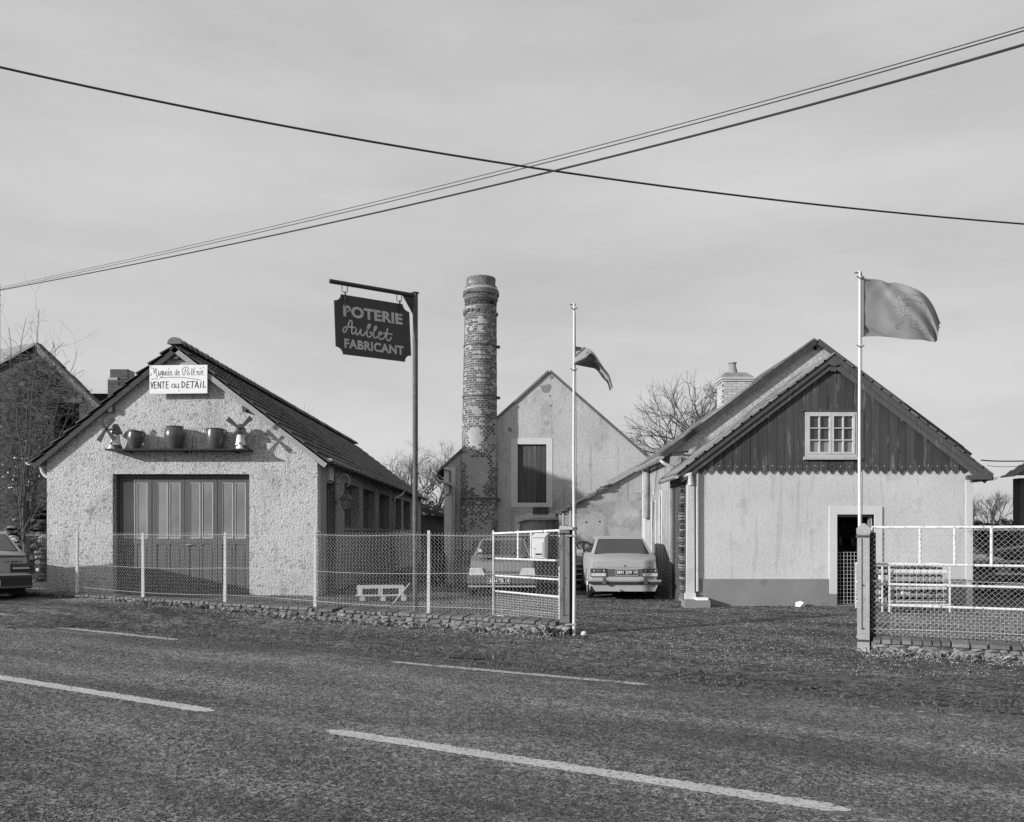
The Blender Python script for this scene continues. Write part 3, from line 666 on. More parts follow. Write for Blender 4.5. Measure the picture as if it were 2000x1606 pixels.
# wall lantern on its scroll bracket
LY = 20.4; lc = at(677, 975, LY); lan = thing('wall_lantern', 'old glazed lantern hanging from a hooped iron bracket on the shop side wall', 'lantern', lc)
q = lambda px, py: at(px, py, LY)
MB().tube(smoothpts([q(660, 985), q(660.5, 960), q(661, 942), q(666, 930), q(674, 927), q(681, 932), q(683, 943), q(680, 949), q(676, 950)], 5), .013, 6).build('hoop_bracket', M['zinc'], lan, smooth=True)
MB().tube(smoothpts([q(660, 985), q(656, 983), q(651, 975), q(640, 950)], 4), .010, 6).build('stay', M['iron'], lan)
MB().tube([Vector((SXR, LY, q(660, 945).z)), q(661, 945)], .012, 6).build('wall_arm', M['iron'], lan)
MB().tube([Vector((SXR, LY, q(660, 980).z)), q(660, 980)], .012, 6).build('wall_arm', M['iron'], lan)
cz = q(677, 950); c = Vector((q(676, 0).x, LY, 0))
def sq(mb, prof, c, m_=None):
    base = len(mb.v)
    for (r_, z) in prof:
        for (a, b) in ((-1,-1),(1,-1),(1,1),(-1,1)): mb.v.append((c.x + a*r_, c.y + b*r_, z))
    for i in range(len(prof)-1):
        for k in range(4): mb.f.append((base+i*4+k, base+i*4+(k+1)%4, base+(i+1)*4+(k+1)%4, base+(i+1)*4+k))
    mb.f += [tuple(base+k for k in range(4))[::-1], tuple(base+(len(prof)-1)*4+k for k in range(4))]
    return mb
z = lambda py: q(0, py).z
MB().tube([Vector((c.x, LY, z(950))), Vector((c.x, LY, z(960)))], .01, 6).build('chain', M['iron'], lan)
sq(MB(), [(.02, z(958)), (.05, z(960)), (.03, z(963)), (.07, z(967)), (.135, z(974)), (.135, z(976.5)), (.12, z(977))], c).build('hood', M['iron_grey'], lan)
sq(MB(), [(.105, z(977)), (.062, z(994))], c).build('glass', mat('lantern_glass', 0.20, rough=0.15, var=0.3, scale=6, spec=.6), lan)
fm = MB()
for (a, b) in ((-1,-1),(1,-1),(1,1),(-1,1)): fm.tube([(c.x+a*.112, c.y+b*.112, z(976.5)), (c.x+a*.066, c.y+b*.066, z(994.5))], .010, 5)
sq(fm, [(.07, z(994)), (.075, z(995)), (.03, z(999)), (.01, z(1002))], c); fm.build('lamp_frame', M['iron_grey'], lan)
# ================================================================ kiln house (middle)
YM = 24.4; sm_ = YM/1600
kiln = thing('kiln_house', 'tall narrow gabled kiln house with a dark boarded loft door, behind the brick stack', 'house', (0, YM, 0))
MX0, MXA, MX1 = (869-1000)*sm_, (1073-1000)*sm_, (1262-1000)*sm_
ME0, MA, ME1 = EYE+(1040-912)*sm_, EYE+(1040-727)*sm_, EYE+(1040-892)*sm_
mtop = lambda x: ME0+(MA-ME0)*(x-MX0)/(MXA-MX0) if x < MXA else MA+(ME1-MA)*(x-MXA)/(MX1-MXA)
px = lambda x: (x-1000)*sm_
pz = lambda y: EYE+(1040-y)*sm_
HL = (px(1011), px(1067), pz(982), pz(868)); HA = (px(1014), px(1102), 0.0, pz(1016))
w = MB(); wallpoly(w, MX0, MX1, mtop, lambda x: -.2, [HL, HA], lambda a, z: ((a, YM, z), (a, YM+.35, z)), (MXA,))
w.build('gable_wall', M['render_smooth'], kiln)
MB().box(MX0, MX0+.3, YM+.35, YM+9, -.2, ME0).build('side_wall', M['render_smooth'], kiln); MB().box(MX1-.3, MX1, YM+.35, YM+9, -.2, ME1).build('side_wall', M['render_smooth'], kiln)
t_ = MB(); t_.box(px(998), HL[0], YM-.012, YM+.1, HL[2]-.14, pz(856)); t_.box(HL[1], px(1079), YM-.012, YM+.1, HL[2]-.14, pz(856)); t_.box(HL[0], HL[1], YM-.012, YM+.1, HL[3], pz(856)); t_.box(HL[0], HL[1], YM-.012, YM+.1, HL[2]-.14, HL[2])
t_.build('opening_surround', M['trim'], kiln)
sh = MB().box(HL[0], HL[1], YM+.10, YM+.12, HL[2], HL[3]).build('loft_door', M['shutter'], kiln)
n = 6
for k in range(n):
    a = HL[0] + (HL[1]-HL[0])*k/n; b = HL[0] + (HL[1]-HL[0])*(k+1)/n - .008
    MB().box(a, b, YM+.07+R.uniform(0, .008), YM+.10, HL[2]+.02, HL[3]-.01).build('plank', M['shutter'], sh)
MB().box(px(1041), px(1071), YM-.05, YM+.05, pz(1004), pz(990.5)).build('wooden_lintel_block', M['shutter'], kiln)
# arched recess with a pale band
arc = lambda x: 0.16*(1 - ((x-(HA[0]+HA[1])/2)/((HA[1]-HA[0])/2))**2)
band = MB(); N = 14; X0, X1 = px(1005), px(1111)
for k in range(N):
    xa_ = X0+(X1-X0)*k/N; xb_ = X0+(X1-X0)*(k+1)/N
    A = lambda x: pz(1012) + 0.17*(1 - ((x-(X0+X1)/2)/((X1-X0)/2))**2)
    band.hexa([(xa_, YM-.015, A(xa_)-.17), (xb_, YM-.015, A(xb_)-.17), (xb_, YM-.015, A(xb_)), (xa_, YM-.015, A(xa_))], [(xa_, YM+.02, A(xa_)-.17), (xb_, YM+.02, A(xb_)-.17), (xb_, YM+.02, A(xb_)), (xa_, YM+.02, A(xa_))])
band.box(X0, X0+.15, YM-.015, YM+.02, 0, pz(1012)-.17); band.box(X1-.15, X1, YM-.015, YM+.02, 0, pz(1012)-.17)
band.build('arch_band', M['trim'], kiln)
MB().box(HA[0], HA[1], YM+.08, YM+.12, 0, HA[3]).build('recess_infill', M['render_side'], kiln)
def slab(mb, p0, p1, y0, y1, t0, t1):      # roof slab seen in section from p0 to p1 (x,z)
    a, b = Vector((p0[0], 0, p0[1])), Vector((p1[0], 0, p1[1])); d = (b-a).normalized(); nrm = Vector((-d.z, 0, d.x)); nrm = nrm if nrm.z > 0 else -nrm
    Y = Vector((0, 1, 0))
    mb.hexa([a+Y*y0+nrm*t0, b+Y*y0+nrm*t0, b+Y*y0+nrm*t1, a+Y*y0+nrm*t1], [a+Y*y1+nrm*t0, b+Y*y1+nrm*t0, b+Y*y1+nrm*t1, a+Y*y1+nrm*t1]); return mb
ml_ = (ME0-MA)/(MX0-MXA)
rl = (MX0-.22, ME0-.22*ml_)
slab(MB(), rl, (MXA, MA), YM-.06, YM+9, .01, .07).build('roof', M['slate'], kiln)
slab(MB(), (MXA, MA), (MX1+.02, ME1-.02), YM-.06, YM+9, .01, .07).build('roof', M['slate'], kiln)
MB().box(MX0-.02, MX0+.32, YM-.05, YM-.001, 0, ME0-.02).build('pilaster', M['trim'], kiln)
halfpipe(MB(), (MX0-.30, YM-.15, ME0-.22), (MX0-.30, YM+8, ME0-.22), .07).build('gutter', M['zinc'], kiln, smooth=True)
MB().tube(smoothpts([(MX0-.24, YM-.13, ME0-.3), (MX0-.18, YM-.13, ME0-.42), (MX0+.10, YM-.13, ME0-.50), (MX0+.26, YM-.13, ME0-.60), (MX0+.28, YM-.13, ME0-.9)], 5) + [Vector((MX0+.28, YM-.13, .1))], .045, 8).build('downpipe', M['zinc'], kiln, smooth=True)
MB().tube([(MX0+.0, YM-.08, ME0-.1), (MX0+.16, YM-.1, ME0-.12), (MX0+.16, YM-.1, ME0-.8), (MX0+.05, YM-.08, ME0-.85)], .018, 6).build('cable_conduit', M['iron'], kiln)
def patch(pts, Y, parent, m=None, pr=.004):
    c = sum((Vector(p) for p in pts), Vector((0, 0)))/len(pts); P = []
    for i in range(len(pts)):
        a, b = Vector(pts[i]), Vector(pts[(i+1) % len(pts)])
        for t in (0, .33, .66): q = a.lerp(b, t) + Vector((R.gauss(0, .7), R.gauss(0, .7))); P.append((q.x, q.y))
    vs = [at(x, y, Y-pr) for x, y in P]; mb = MB(); mb.v = [tuple(v) for v in vs] + [(v.x, v.y+pr+.01, v.z) for v in vs]; n = len(P)
    mb.f = [tuple(range(n))] + [(i, (i+1) % n, n+(i+1) % n, n+i) for i in range(n)]
    mb.build('plaster_patch', m or M['patch'], parent)
patch([(1050,751),(1060,753),(1068,750),(1077,752),(1076,760),(1071,768),(1062,767),(1057,762),(1056,755)], YM, kiln); patch([(1072,770),(1077,773),(1074,776)], YM, kiln)
patch([(1074,790),(1079,790),(1077,794),(1073,794)], YM, kiln); patch([(993,835),(1001,836),(1000,843),(993,842)], YM, kiln); patch([(1073,733),(1083,736),(1080,741),(1074,740)], YM, kiln)
patch([(1063,823),(1071,820),(1074,827),(1066,831),(1060,829)], YM, kiln, M['render_side'])

# ================================================================ brick stack
YC = 24.35; C0 = Vector((at(934, 0, YC).x, YC, 0)); C1x = at(939.5, 0, YC).x
cz_ = lambda py: EYE + (1040-py)*YC/1600
ZT = cz_(546)
def cc(z): return Vector((C0.x + (C1x-C0.x)*z/ZT, YC, z))
def cr(z):
    t = z/ZT; r_ = .575 - .105*min(1, t/.88)
    return r_
stack = thing('brick_stack', 'tall round brick kiln stack with corbelled crown and worn render lower down', 'chimney', (C0.x, YC, 0))
mb = MB(); zs = [0 + k*.2 for k in range(int(cz_(590)/.2)+1)]
pr_ = [(cr(z), z) for z in zs]
for i, (r_, z) in enumerate(pr_):
    c = cc(z)
    for k in range(48): a = 2*math.pi*k/48; mb.v.append((c.x+r_*math.cos(a), c.y+r_*math.sin(a), z))
for i in range(len(pr_)-1):
    for k in range(48): mb.f.append((i*48+k, i*48+(k+1)%48, (i+1)*48+(k+1)%48, (i+1)*48+k))
mb.build('shaft', M['mortar'], stack, smooth=True)
prof = [(cr(cz_(590)), cz_(590)), (.50, cz_(588)), (.50, cz_(579)), (.535, cz_(578)), (.535, cz_(569)), (.50, cz_(566)), (.46, cz_(565)), (.44, cz_(563)), (.43, cz_(547)), (.30, cz_(547)), (.30, cz_(560))]
m2 = MB(); m2.lathe([(r_-.012, z) for r_, z in prof], (C1x, YC, 0), 48); m2.build('crown', M['mortar'], stack)
bk = MB(); bc = MB()
def ringbrick(mb, c, r_, z, a, da, h, pr):
    o = []
    for zz in (z, z+h):
        for aa in (a, a+da): 
            for rr in (r_-.03, r_+pr): o.append((c.x+rr*math.cos(aa), c.y+rr*math.sin(aa), zz))
    mb.add(o, [(0,1,5,4), (1,3,7,5), (3,2,6,7), (2,0,4,6), (4,5,7,6), (0,2,3,1)])
z = 0.0; row = 0; CH = .0675
while z < cz_(589):
    r_ = cr(z); c = cc(z); nb = int(2*math.pi*r_/.136); a0 = (row % 2)*math.pi/nb + R.uniform(-.03, .03)
    for k in range(nb):
        a = a0 + 2*math.pi*k/nb
        q = Vector((math.cos(a)*r_*2.0, math.sin(a)*r_*2.0, z*1.3))
        v = noise.noise(q*1.5) + .5*noise.noise(q*4)
        cover = ss((cz_(790)-z)/1.2)*.62 - ss((cz_(930)-z)/.5)*.38 + ss((cz_(985)-z)/.3)*.22      # render left on the lower half
        if v > .62 - cover*.92: continue
        if R.random() < .02 + .12*cover: continue
        sh_ = R.uniform(.55, 1) if cover > .3 else 1
        ringbrick(bk, c, r_, z + R.uniform(-.004, .004), a + R.uniform(-.01, .01), (2*math.pi/nb)*R.uniform(.78, .90)*sh_, .056*R.uniform(.85, 1), R.uniform(.000, .009))
    z += CH; row += 1
z = cz_(588)
row = 0
while z < cz_(547)-.03:
    rr = .43
    if z < cz_(579)-.03: rr = .50
    elif z < cz_(569)-.03: rr = .535
    elif z < cz_(564): rr = .48
    nb = int(2*math.pi*rr/.125); a0 = (row % 2)*math.pi/nb
    for k in range(nb):
        if R.random() < .04: continue
        ringbrick(bc, Vector((C1x, YC, 0)), rr-.012, z, a0+2*math.pi*k/nb, 2*math.pi/nb*.92, .058, .012 + R.uniform(0, .006))
    z += .0655; row += 1
bk.build('shaft_bricks', M['brick'], stack, kind='stuff'); bc.build('crown_bricks', M['brick_cap'], stack, kind='stuff')
for py in (678, 777, 975):
    z = cz_(py); b = MB(); r_ = cr(z)+.012; c = cc(z); b.lathe([(r_-.01, -.018), (r_+.012, -.018), (r_+.012, .018), (r_-.01, .018)], (c.x, c.y, z), 40)
    b.box(c.x+r_-.02, c.x+r_+.09, YC-.12, YC-.04, z-.06, z+.02); b.build('iron_band', M['iron_grey'], stack)
z = cz_(612); c = cc(z); b = MB()
for k in range(22):
    a = 2*math.pi*k/22 + .1
    if R.random() < .15: continue
    ringbrick(b, c, cr(z), z - .05 + R.uniform(-.015, .015), a, .2*R.uniform(.7, 1), .09, .05)
b.build('string_course', M['brick'], stack)

# ================================================================ lean-to wall in front of the kiln house, with its tumbled tile edge
YL = 22.6; sl = YL/1600; lto = thing('lean_to', 'low rendered lean-to with a sloping broken tile edge, beside the kiln house', 'outbuilding', (2.4, YL, 0))
lx = lambda x: (x-1000)*sl
lz = lambda y: EYE+(1040-y)*sl
LT = [(lx(1092), lz(1003)), (lx(1130), lz(984)), (lx(1195), lz(948)), (lx(1258), lz(912))]
def ltop(x):
    for (a, za), (b, zb) in zip(LT[:-1], LT[1:]):
        if a <= x <= b + 1e-6: return za+(zb-za)*(x-a)/(b-a)
    return LT[0][1] if x < LT[0][0] else LT[-1][1]
w = MB(); wallpoly(w, LT[0][0], LT[-1][0], ltop, lambda x: -.1, [], lambda a, z: ((a, YL, z), (a, YL+.3, z)), [p[0] for p in LT[1:-1]])
w.build('front_wall', M['render_side'], lto)
w = MB()
for (a, za), (b, zb) in zip(LT[:-1], LT[1:]): slab(w, (a, za), (b, zb), YL+.02, YL+1.75, -.02, .03)
w.build('roof_deck', M['slate'], lto)
k = 0; x = LT[0][0]-.02; first = None
while x < lx(1196):
    for j in range(2):
        zt_ = ltop(min(max(x, LT[0][0]), LT[-1][0])); l = R.uniform(.14, .24); t = R.uniform(.025, .045); a = math.atan(.5)+R.uniform(-.5, .25)
        c = Vector((x+R.uniform(-.03, .03), YL-.03+R.uniform(-.05, .05), zt_+.015+j*.045)); d = Vector((math.cos(a), 0, math.sin(a)))*l/2
        MB().bar(c-d, c+d, R.uniform(.12, .2), t).build('broken_tile', M['slate'], lto)
    x += .085
w = MB(); slab(w, (lx(1192), lz(950)), (lx(1258), lz(913)), YL-.12, YL+.2, .02, .17); w.build('flashing', M['lintelwood'], lto)
for (a, b) in ((1145, 1060), (1171, 1059)): 
    c = at(a-0.0, b-40, YL-.005); MB().box(c.x-.02, c.x+.02, YL-.01, YL+.02, c.z-.02, c.z+.02).build('tie_hole', M['dark'], lto)

# ================================================================ long rear workshop (right), light gable above the front building's roof
YR = 18.9; sr = YR/1600; rx = lambda x: (x-1000)*sr
rz_ = lambda y: EYE+(1040-y)*sr
RX0, RXA = rx(1312), rx(1593); RE, RA = rz_(879), rz_(669); RX1 = 2*RXA-RX0
rear = thing('rear_workshop', 'long rendered workshop whose lichened gable rises behind the boarded front building', 'workshop', (RX0, YR, 0))
rtop = lambda x: RE+(RA-RE)*(x-RX0)/(RXA-RX0) if x < RXA else RA+(RE-RA)*(x-RXA)/(RX1-RXA)
vent = (rx(1588.5), rx(1596.5), rz_(684), rz_(675))
w = MB(); wallpoly(w, RX0, RX1, rtop, lambda x: -.2, [vent], lambda a, z: ((a, YR, z), (a, YR+.3, z)), (RXA,)); w.build('gable_wall', M['render_lichen'], rear)
MB().box(vent[0], vent[1], YR+.1, YR+.14, vent[2], vent[3]).build('vent_grille', M['dark'], rear)
RB = 22.55
w = MB(); wallpoly(w, YR+.3, RB, lambda a: RE+.05, lambda a: -.2, [(20.1, 20.36, .2, 2.42), (21.0, 21.5, .2, 2.30)], lambda a, z: ((RX0, a, z), (RX0+.3, a, z)))
w.build('side_wall', M['render_side'], rear)
MB().box(RX0+.10, RX0+.14, 19.9, 21.7, -.1, 2.5).build('recess_back', M['patch'], rear)
for (ya, yb, zt_) in ((20.1, 20.36, 2.42), (21.0, 21.5, 2.30)):
    f = MB(); f.tube([(RX0-.01, ya-.03, .2), (RX0-.01, ya-.03, zt_)] + [(RX0-.01, (ya+yb)/2 - (yb-ya)/2*math.cos(t), zt_+(yb-ya)/2*math.sin(t)) for t in (.5, 1, 1.57, 2.1, 2.6)] + [(RX0-.01, yb+.03, zt_), (RX0-.01, yb+.03, .2)], .025, 6); f.build('moulded_edge', M['render_light'], rear)
MB().box(RX0-.05, RX0+.2, YR-.08, YR-.002, -.1, RE-.15).build('pilaster', M['render_side'], rear)
MB().box(RX0-.10, RX0+.0, RB-.5, RB+.1, -.1, RE-.15).build('pilaster', M['render_light'], rear)
MB().tube([(RX0-.08, RB-.6, RE-.1), (RX0-.08, RB-.6, 1.9)], .09, 10).build('flue_pipe', M['render_side'], rear, smooth=True)
e = RX0-.22; slp = (RA-RE)/(RXA-RX0)
slab(MB(), (e, RE-.22*slp), (RXA, RA), YR-.1, RB+.3, .01, .07).build('roof', M['slate'], rear)
slab(MB(), (RXA, RA), (RX1+.2, RE-.2*slp), YR-.1, RB+.3, .01, .07).build('roof', M['slate'], rear)
for k in range(15):         # verge slates, a pale run lower down
    u0, u1 = k/15, (k+1)/15-.004; P = lambda u: (e+(RXA-e)*u, RE-.22*slp+(RA-RE+.22*slp)*u)
    m = M['slate_light'] if k in (2, 4, 5, 6, 7) else M['slate']
    slab(MB(), P(u0), P(u1), YR-.14, YR+.12, .075+R.uniform(0, .008), .105+R.uniform(0, .02)).build('verge_slate', m, rear)
slab(MB(), (e, RE-.22*slp), (RXA, RA), YR-.13, YR-.101, -.04, .07).build('bargeboard', M['iron'], rear)
slab(MB(), (RXA, RA), (RX1, RE), YR-.13, YR-.101, -.05, .07).build('bargeboard', M['board'], rear)
gt = halfpipe(MB(), (e-.05, YR-.14, RE-.16), (e-.05, RB-.2, RE-.18), .07).build('gutter', M['zinc'], rear, smooth=True)
hk = MB(); y = YR+.1
while y < RB-.2: hk.box(e-.13, e+.03, y-.012, y+.012, RE-.255, RE-.245); y += .22
hk.build('gutter_bracket', M['zinc'], gt)
MB().tube(smoothpts([(e-.05, YR-.05, RE-.24), (e+.02, YR-.12, RE-.32), (RX0+.06, YR-.16, RE-.5), (RX0+.10, YR-.16, RE-.95)], 5), .04, 8).build('swan_neck_pipe', M['zinc'], rear, smooth=True)
MB().tube([(RX0+.05, YR-.12, RE-.06), (RX0+.36, YR-.12, RE-.05)], .022, 6).build('iron_tie', M['iron'], rear)
for k in range(6): 
    c = at(1263+k*8.6, 905-k*4.6, 0) if False else None
# washing arm and loose wire on the side wall
MB().tube([(RX0-.35, 22.2, 2.62), (RX0+.05, 22.0, 2.62)], .022, 6).build('wall_rail', M['zinc'], rear)
MB().tube([(RX0-.02, 20.7, RE-.2), (RX0-.05, 21.0, 2.3), (RX0-.02, 21.4, 1.6)], .007, 5).build('loose_wire', M['iron'], rear)
# brick chimney with a clay pot, on the workshop roof
YK = 20.6; kx = lambda x: (x-1000)*YK/1600
kz = lambda y: EYE+(1040-y)*YK/1600
ch = MB().box(kx(1413), kx(1467), YK, YK+.62, kz(810), kz(745)).build('chimney', M['mortar'], rear)
bb = MB(); z = kz(808); r_ = 0
while z < kz(745)-.06:
    x = kx(1413) - (.11 if r_ % 2 else 0)
    while x < kx(1467):
        x0_ = max(kx(1413)-.008, x); x1_ = min(x+.21, kx(1467)+.008)
        if x1_-x0_ > .03: bb.box(x0_, x1_, YK-.008, YK+.1, z, z+.058)
        x += .222
    y = YK + .112 - (.11 if r_ % 2 else 0)
    while y < YK+.6:
        bb.box(kx(1413)-.008, kx(1413)+.1, max(y, YK+.11), min(y+.21, YK+.62), z, z+.058); y += .222
    z += .068; r_ += 1
bb.build('chimney_bricks', M['brick_pale'], ch, kind='stuff')
MB().box(kx(1410), kx(1470), YK-.04, YK+.66, kz(745), kz(742)).box(kx(1408), kx(1472), YK-.06, YK+.68, kz(741), kz(737)).build('corbel', M['brick_pale'], ch)
sq2 = MB(); cxm, cym = kx(1440), YK+.31
bt = [(kx(1408), YK-.06), (kx(1472), YK-.06), (kx(1472), YK+.68), (kx(1408), YK+.68)]; tp = [(kx(1418), YK+.1), (kx(1460), YK+.1), (kx(1460), YK+.5), (kx(1418), YK+.5)]
sq2.hexa([(x, y, kz(737)) for x, y in bt], [(x, y, kz(726)) for x, y in tp]); sq2.build('flaunching', M['stone'], ch)
MB().lathe([(.145, 0), (.12, .09), (.088, .20), (.082, .26), (.105, .275), (.105, .30), (.075, .30), (.07, .1)], (kx(1437), YK+.31, kz(727)), 20).build('chimney_pot', M['pot_matt'], ch, smooth=True)
slab(MB(), (kx(1400), kz(806)), (kx(1445), kz(772)), YK-.25, YK-.02, -.02, .06).build('back_gutter_mortar', M['stone'], ch)

# ================================================================ front building (right) with the boarded gable
YG = 17.0; sg = YG/1600; fx = lambda x: (x-1000)*sg
fz = lambda y: EYE+(1040-y)*sg
FX0, FX1, FXA = fx(1346), fx(1899), fx(1624); FE, FA = fz(912), fz(703)
front = thing('boarded_gable_building', 'rendered building with a dark plank gable, six-over-six attic window and pale door surround', 'building', (FX0, YG, 0))
sL = (FA-FE)/(FXA-FX0)
ftop = lambda x: FE+(FA-FE)*(x-FX0)/(FXA-FX0) if x < FXA else FA+(FE-FA)*(x-FXA)/(FX1-FXA)
DR = (fx(1634), fx(1707), -.2, fz(1005))
WZ = fz(926)
w = MB(); wallpoly(w, FX0, FX1, lambda x: WZ+.1, lambda x: -.2, [DR], lambda a, z: ((a, YG, z), (a, YG+.3, z))); w.build('front_wall', M['render_light'], front)
WIN = (fx(1571), fx(1671), fz(893), fz(806))
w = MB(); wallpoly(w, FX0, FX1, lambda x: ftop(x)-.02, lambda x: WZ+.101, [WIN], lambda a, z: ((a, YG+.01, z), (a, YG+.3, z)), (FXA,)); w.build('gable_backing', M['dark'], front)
MB().box(FX0, FX0+.28, YG+.3, YR-.1, -.2, FE).build('side_wall', M['darkstone'], front); MB().box(FX1-.3, FX1, YG+.3, YR+6, -.2, FE).build('side_wall', M['darkstone'], front)
for (a, b) in ((FX0+.001, DR[0]-.17), (DR[1]+.17, fx(1886))): MB().box(a, b, YG-.018, YG, -.1, fz(1131)).build('dado', M['dado'], front)
t_ = MB(); zb = fz(1160); t_.box(fx(1619), DR[0], YG-.03, YG+.1, zb, fz(990)).box(DR[1], fx(1722), YG-.03, YG+.1, zb, fz(990)).box(DR[0], DR[1], YG-.03, YG+.1, DR[3], fz(990)); t_.build('door_surround', M['trim'], front)
MB().box(fx(1619), DR[0], YG-.03, YG+.1, -.1, zb-.002).box(DR[1], fx(1722), YG-.03, YG+.1, -.1, zb-.002).build('surround_foot', M['dado'], front)
MB().box(fx(1886), FX1+.003, YG-.02, YG+.002, -.1, WZ+.02).build('corner_band', M['trim'], front)
fm = MB(); fm.box(DR[0], DR[0]+.04, YG+.12, YG+.2, 0, DR[3]).box(DR[1]-.05, DR[1], YG+.12, YG+.2, 0, DR[3]).box(DR[0]+.04, DR[1]-.05, YG+.12, YG+.2, DR[3]-.05, DR[3]); fm.build('door_frame', M['doorframe'], front)
MB().box(DR[0]-.3, DR[1]+.5, YG+1.6, YG+1.7, -.1, 2.2).build('inner_wall', M['darkstone'], front)
for k in range(26):
    x = R.uniform(DR[0], DR[1]+.1); z = R.uniform(.1, 1.8); a, b = R.uniform(.06, .16), R.uniform(.04, .1)
    MB().box(x-a, x+a, YG+1.5, YG+1.59+R.uniform(-.03, 0), z-b, z+b).build('inner_stone', M['stone'], front)
MB().box(DR[0], DR[1], YG, YG+1.6, -.1, .01).build('threshold', M['stone'], front)
gr = MB(); gt0, gt1 = DR[0]+.03, DR[1]-.02
for k in range(15): x = gt0+(gt1-gt0)*k/10 if k <= 10 else None; 
for k in range(11): x = gt0+(gt1-gt0)*k/10; gr.tube([(x, YG+.06, .03), (x, YG+.06, fz(1079))], .0032, 4)
for k in range(15): z = .03+(fz(1079)-.03)*k/14; gr.tube([(gt0, YG+.06, z), (gt1, YG+.06, z)], .0032, 4)
gt_ = thing('wire_grid_hurdle', 'wire grid panel standing across the lower half of the dark doorway', 'hurdle', (gt0, YG+.06, .03)); gr.build('grid', M['wire'], gt_)
# gable boards, each one its own plank with a pointed foot
PW = .183; x = FX0-.02; k = 0
OH = .12                                           # roof overhang forward
while x < FX1-.05:
    wdt = PW*R.uniform(.93, 1.06); a, b = x+.004, min(x+wdt-.004, FX1+.02); mid = (a+b)/2
    yb_ = YG-.036+R.uniform(-.006, .006)
    zt0, zt1 = ftop(max(a, FX0))-.03, ftop(min(b, FX1))-.03; zp = max(zt0, zt1) if a < FXA < b else None
    segs = []
    tip = fz(926)+R.uniform(-.015, .015)
    topoly = [(b, zt1), (a, zt0)] if not (a < FXA < b) else [(b, zt1), (FXA, FA-.03), (a, zt0)]
    if b > WIN[0]-.05 and a < WIN[1]+.05:
        if WIN[2]-.07 > tip: segs.append([(a, tip+.11), (mid, tip-.005), (b, tip+.11), (b, WIN[2]-.075), (a, WIN[2]-.075)])
        a2 = a; segs.append([(a, WIN[3]+.06), (b, WIN[3]+.06)] + topoly)
    else: segs.append([(a, tip+.11), (mid, tip-.005), (b, tip+.11)] + topoly)
    for s_ in segs:
        if min(zt0, zt1) - tip < .1: continue
        pl = MB().prism(s_, lambda u, v, c=0: Vector((u, c, v)), yb_, yb_+.022).build('plank', M['plank'], front)
        if len(s_) >= 5: MB().box(mid-.008, mid+.008, yb_-.005, yb_, tip+.15, tip+.165).build('nail', M['trim'], pl)
    x += wdt; k += 1
for (a, b) in ((WIN[0]-.19, WIN[0]-.012), (WIN[1]+.012, WIN[1]+.16)): MB().box(a, b, YG-.042, YG-.037, WIN[2]-.09, WIN[3]+.06).build('plank', M['plank'], front)
for (a, b) in ((WIN[0]-.26, WIN[0]-.01), (WIN[1]+.01, WIN[1]+.26)): MB().box(a, b, YG-.011, YG-.003, WIN[2]-.12, WIN[3]+.08).build('plank', M['plank'], front)
MB().box(WIN[0]-.08, WIN[1]+.08, YG-.07, YG-.042, WIN[3]+.012, WIN[3]+.06).build('drip_rail', M['plank'], front)
# attic window
wf = MB(); a, b, c, d = WIN; y0_, y1_ = YG-.075, YG-.005
wf.box(a, a+.045, y0_, y1_, c, d).box(b-.045, b, y0_, y1_, c, d).box(a+.045, b-.045, y0_, y1_, d-.045, d).box(a+.045, b-.045, y0_, y1_, c, c+.06)
wn = wf.build('window_frame', M['wood_pale'], front); mid = (a+b)/2+.005
MB().box(a-.04, b+.04, YG-.11, YG-.02, c-.06, c-.002).build('window_sill', M['wood_pale'], front)
for (p, q_) in ((a+.045, mid-.004), (mid+.004, b-.045)):
    s_ = MB(); t = .04; s_.box(p, p+t, y0_-.012, y1_, c+.06, d-.045).box(q_-t, q_, y0_-.012, y1_, c+.06, d-.045).box(p+t, q_-t, y0_-.012, y1_, d-.045-t, d-.045).box(p+t, q_-t, y0_-.012, y1_, c+.06, c+.06+t)
    mx = (p+q_)/2; s_.box(mx-.012, mx+.012, y0_-.005, y1_-.02, c+.1, d-.085)
    for j in (1, 2): z = c+.1+(d-.085-c-.1)*j/3; s_.box(p+t, mx-.0125, y0_-.003, y1_-.02, z-.011, z+.011).box(mx+.0125, q_-t, y0_-.003, y1_-.02, z-.011, z+.011)
    s_.build('sash', M['wood_pale'], wn)
    for j in range(3):
        for (u, v) in ((p+t, mx-.012), (mx+.012, q_-t)):
            zz0 = c+.1+(d-.085-c-.1)*j/3; zz1 = c+.1+(d-.085-c-.1)*(j+1)/3
            MB().box(u, v, y1_-.02, y1_-.015, zz0+.008, zz1-.008).build('pane', M['frosted'] if j == 0 else M['glass'], wn)
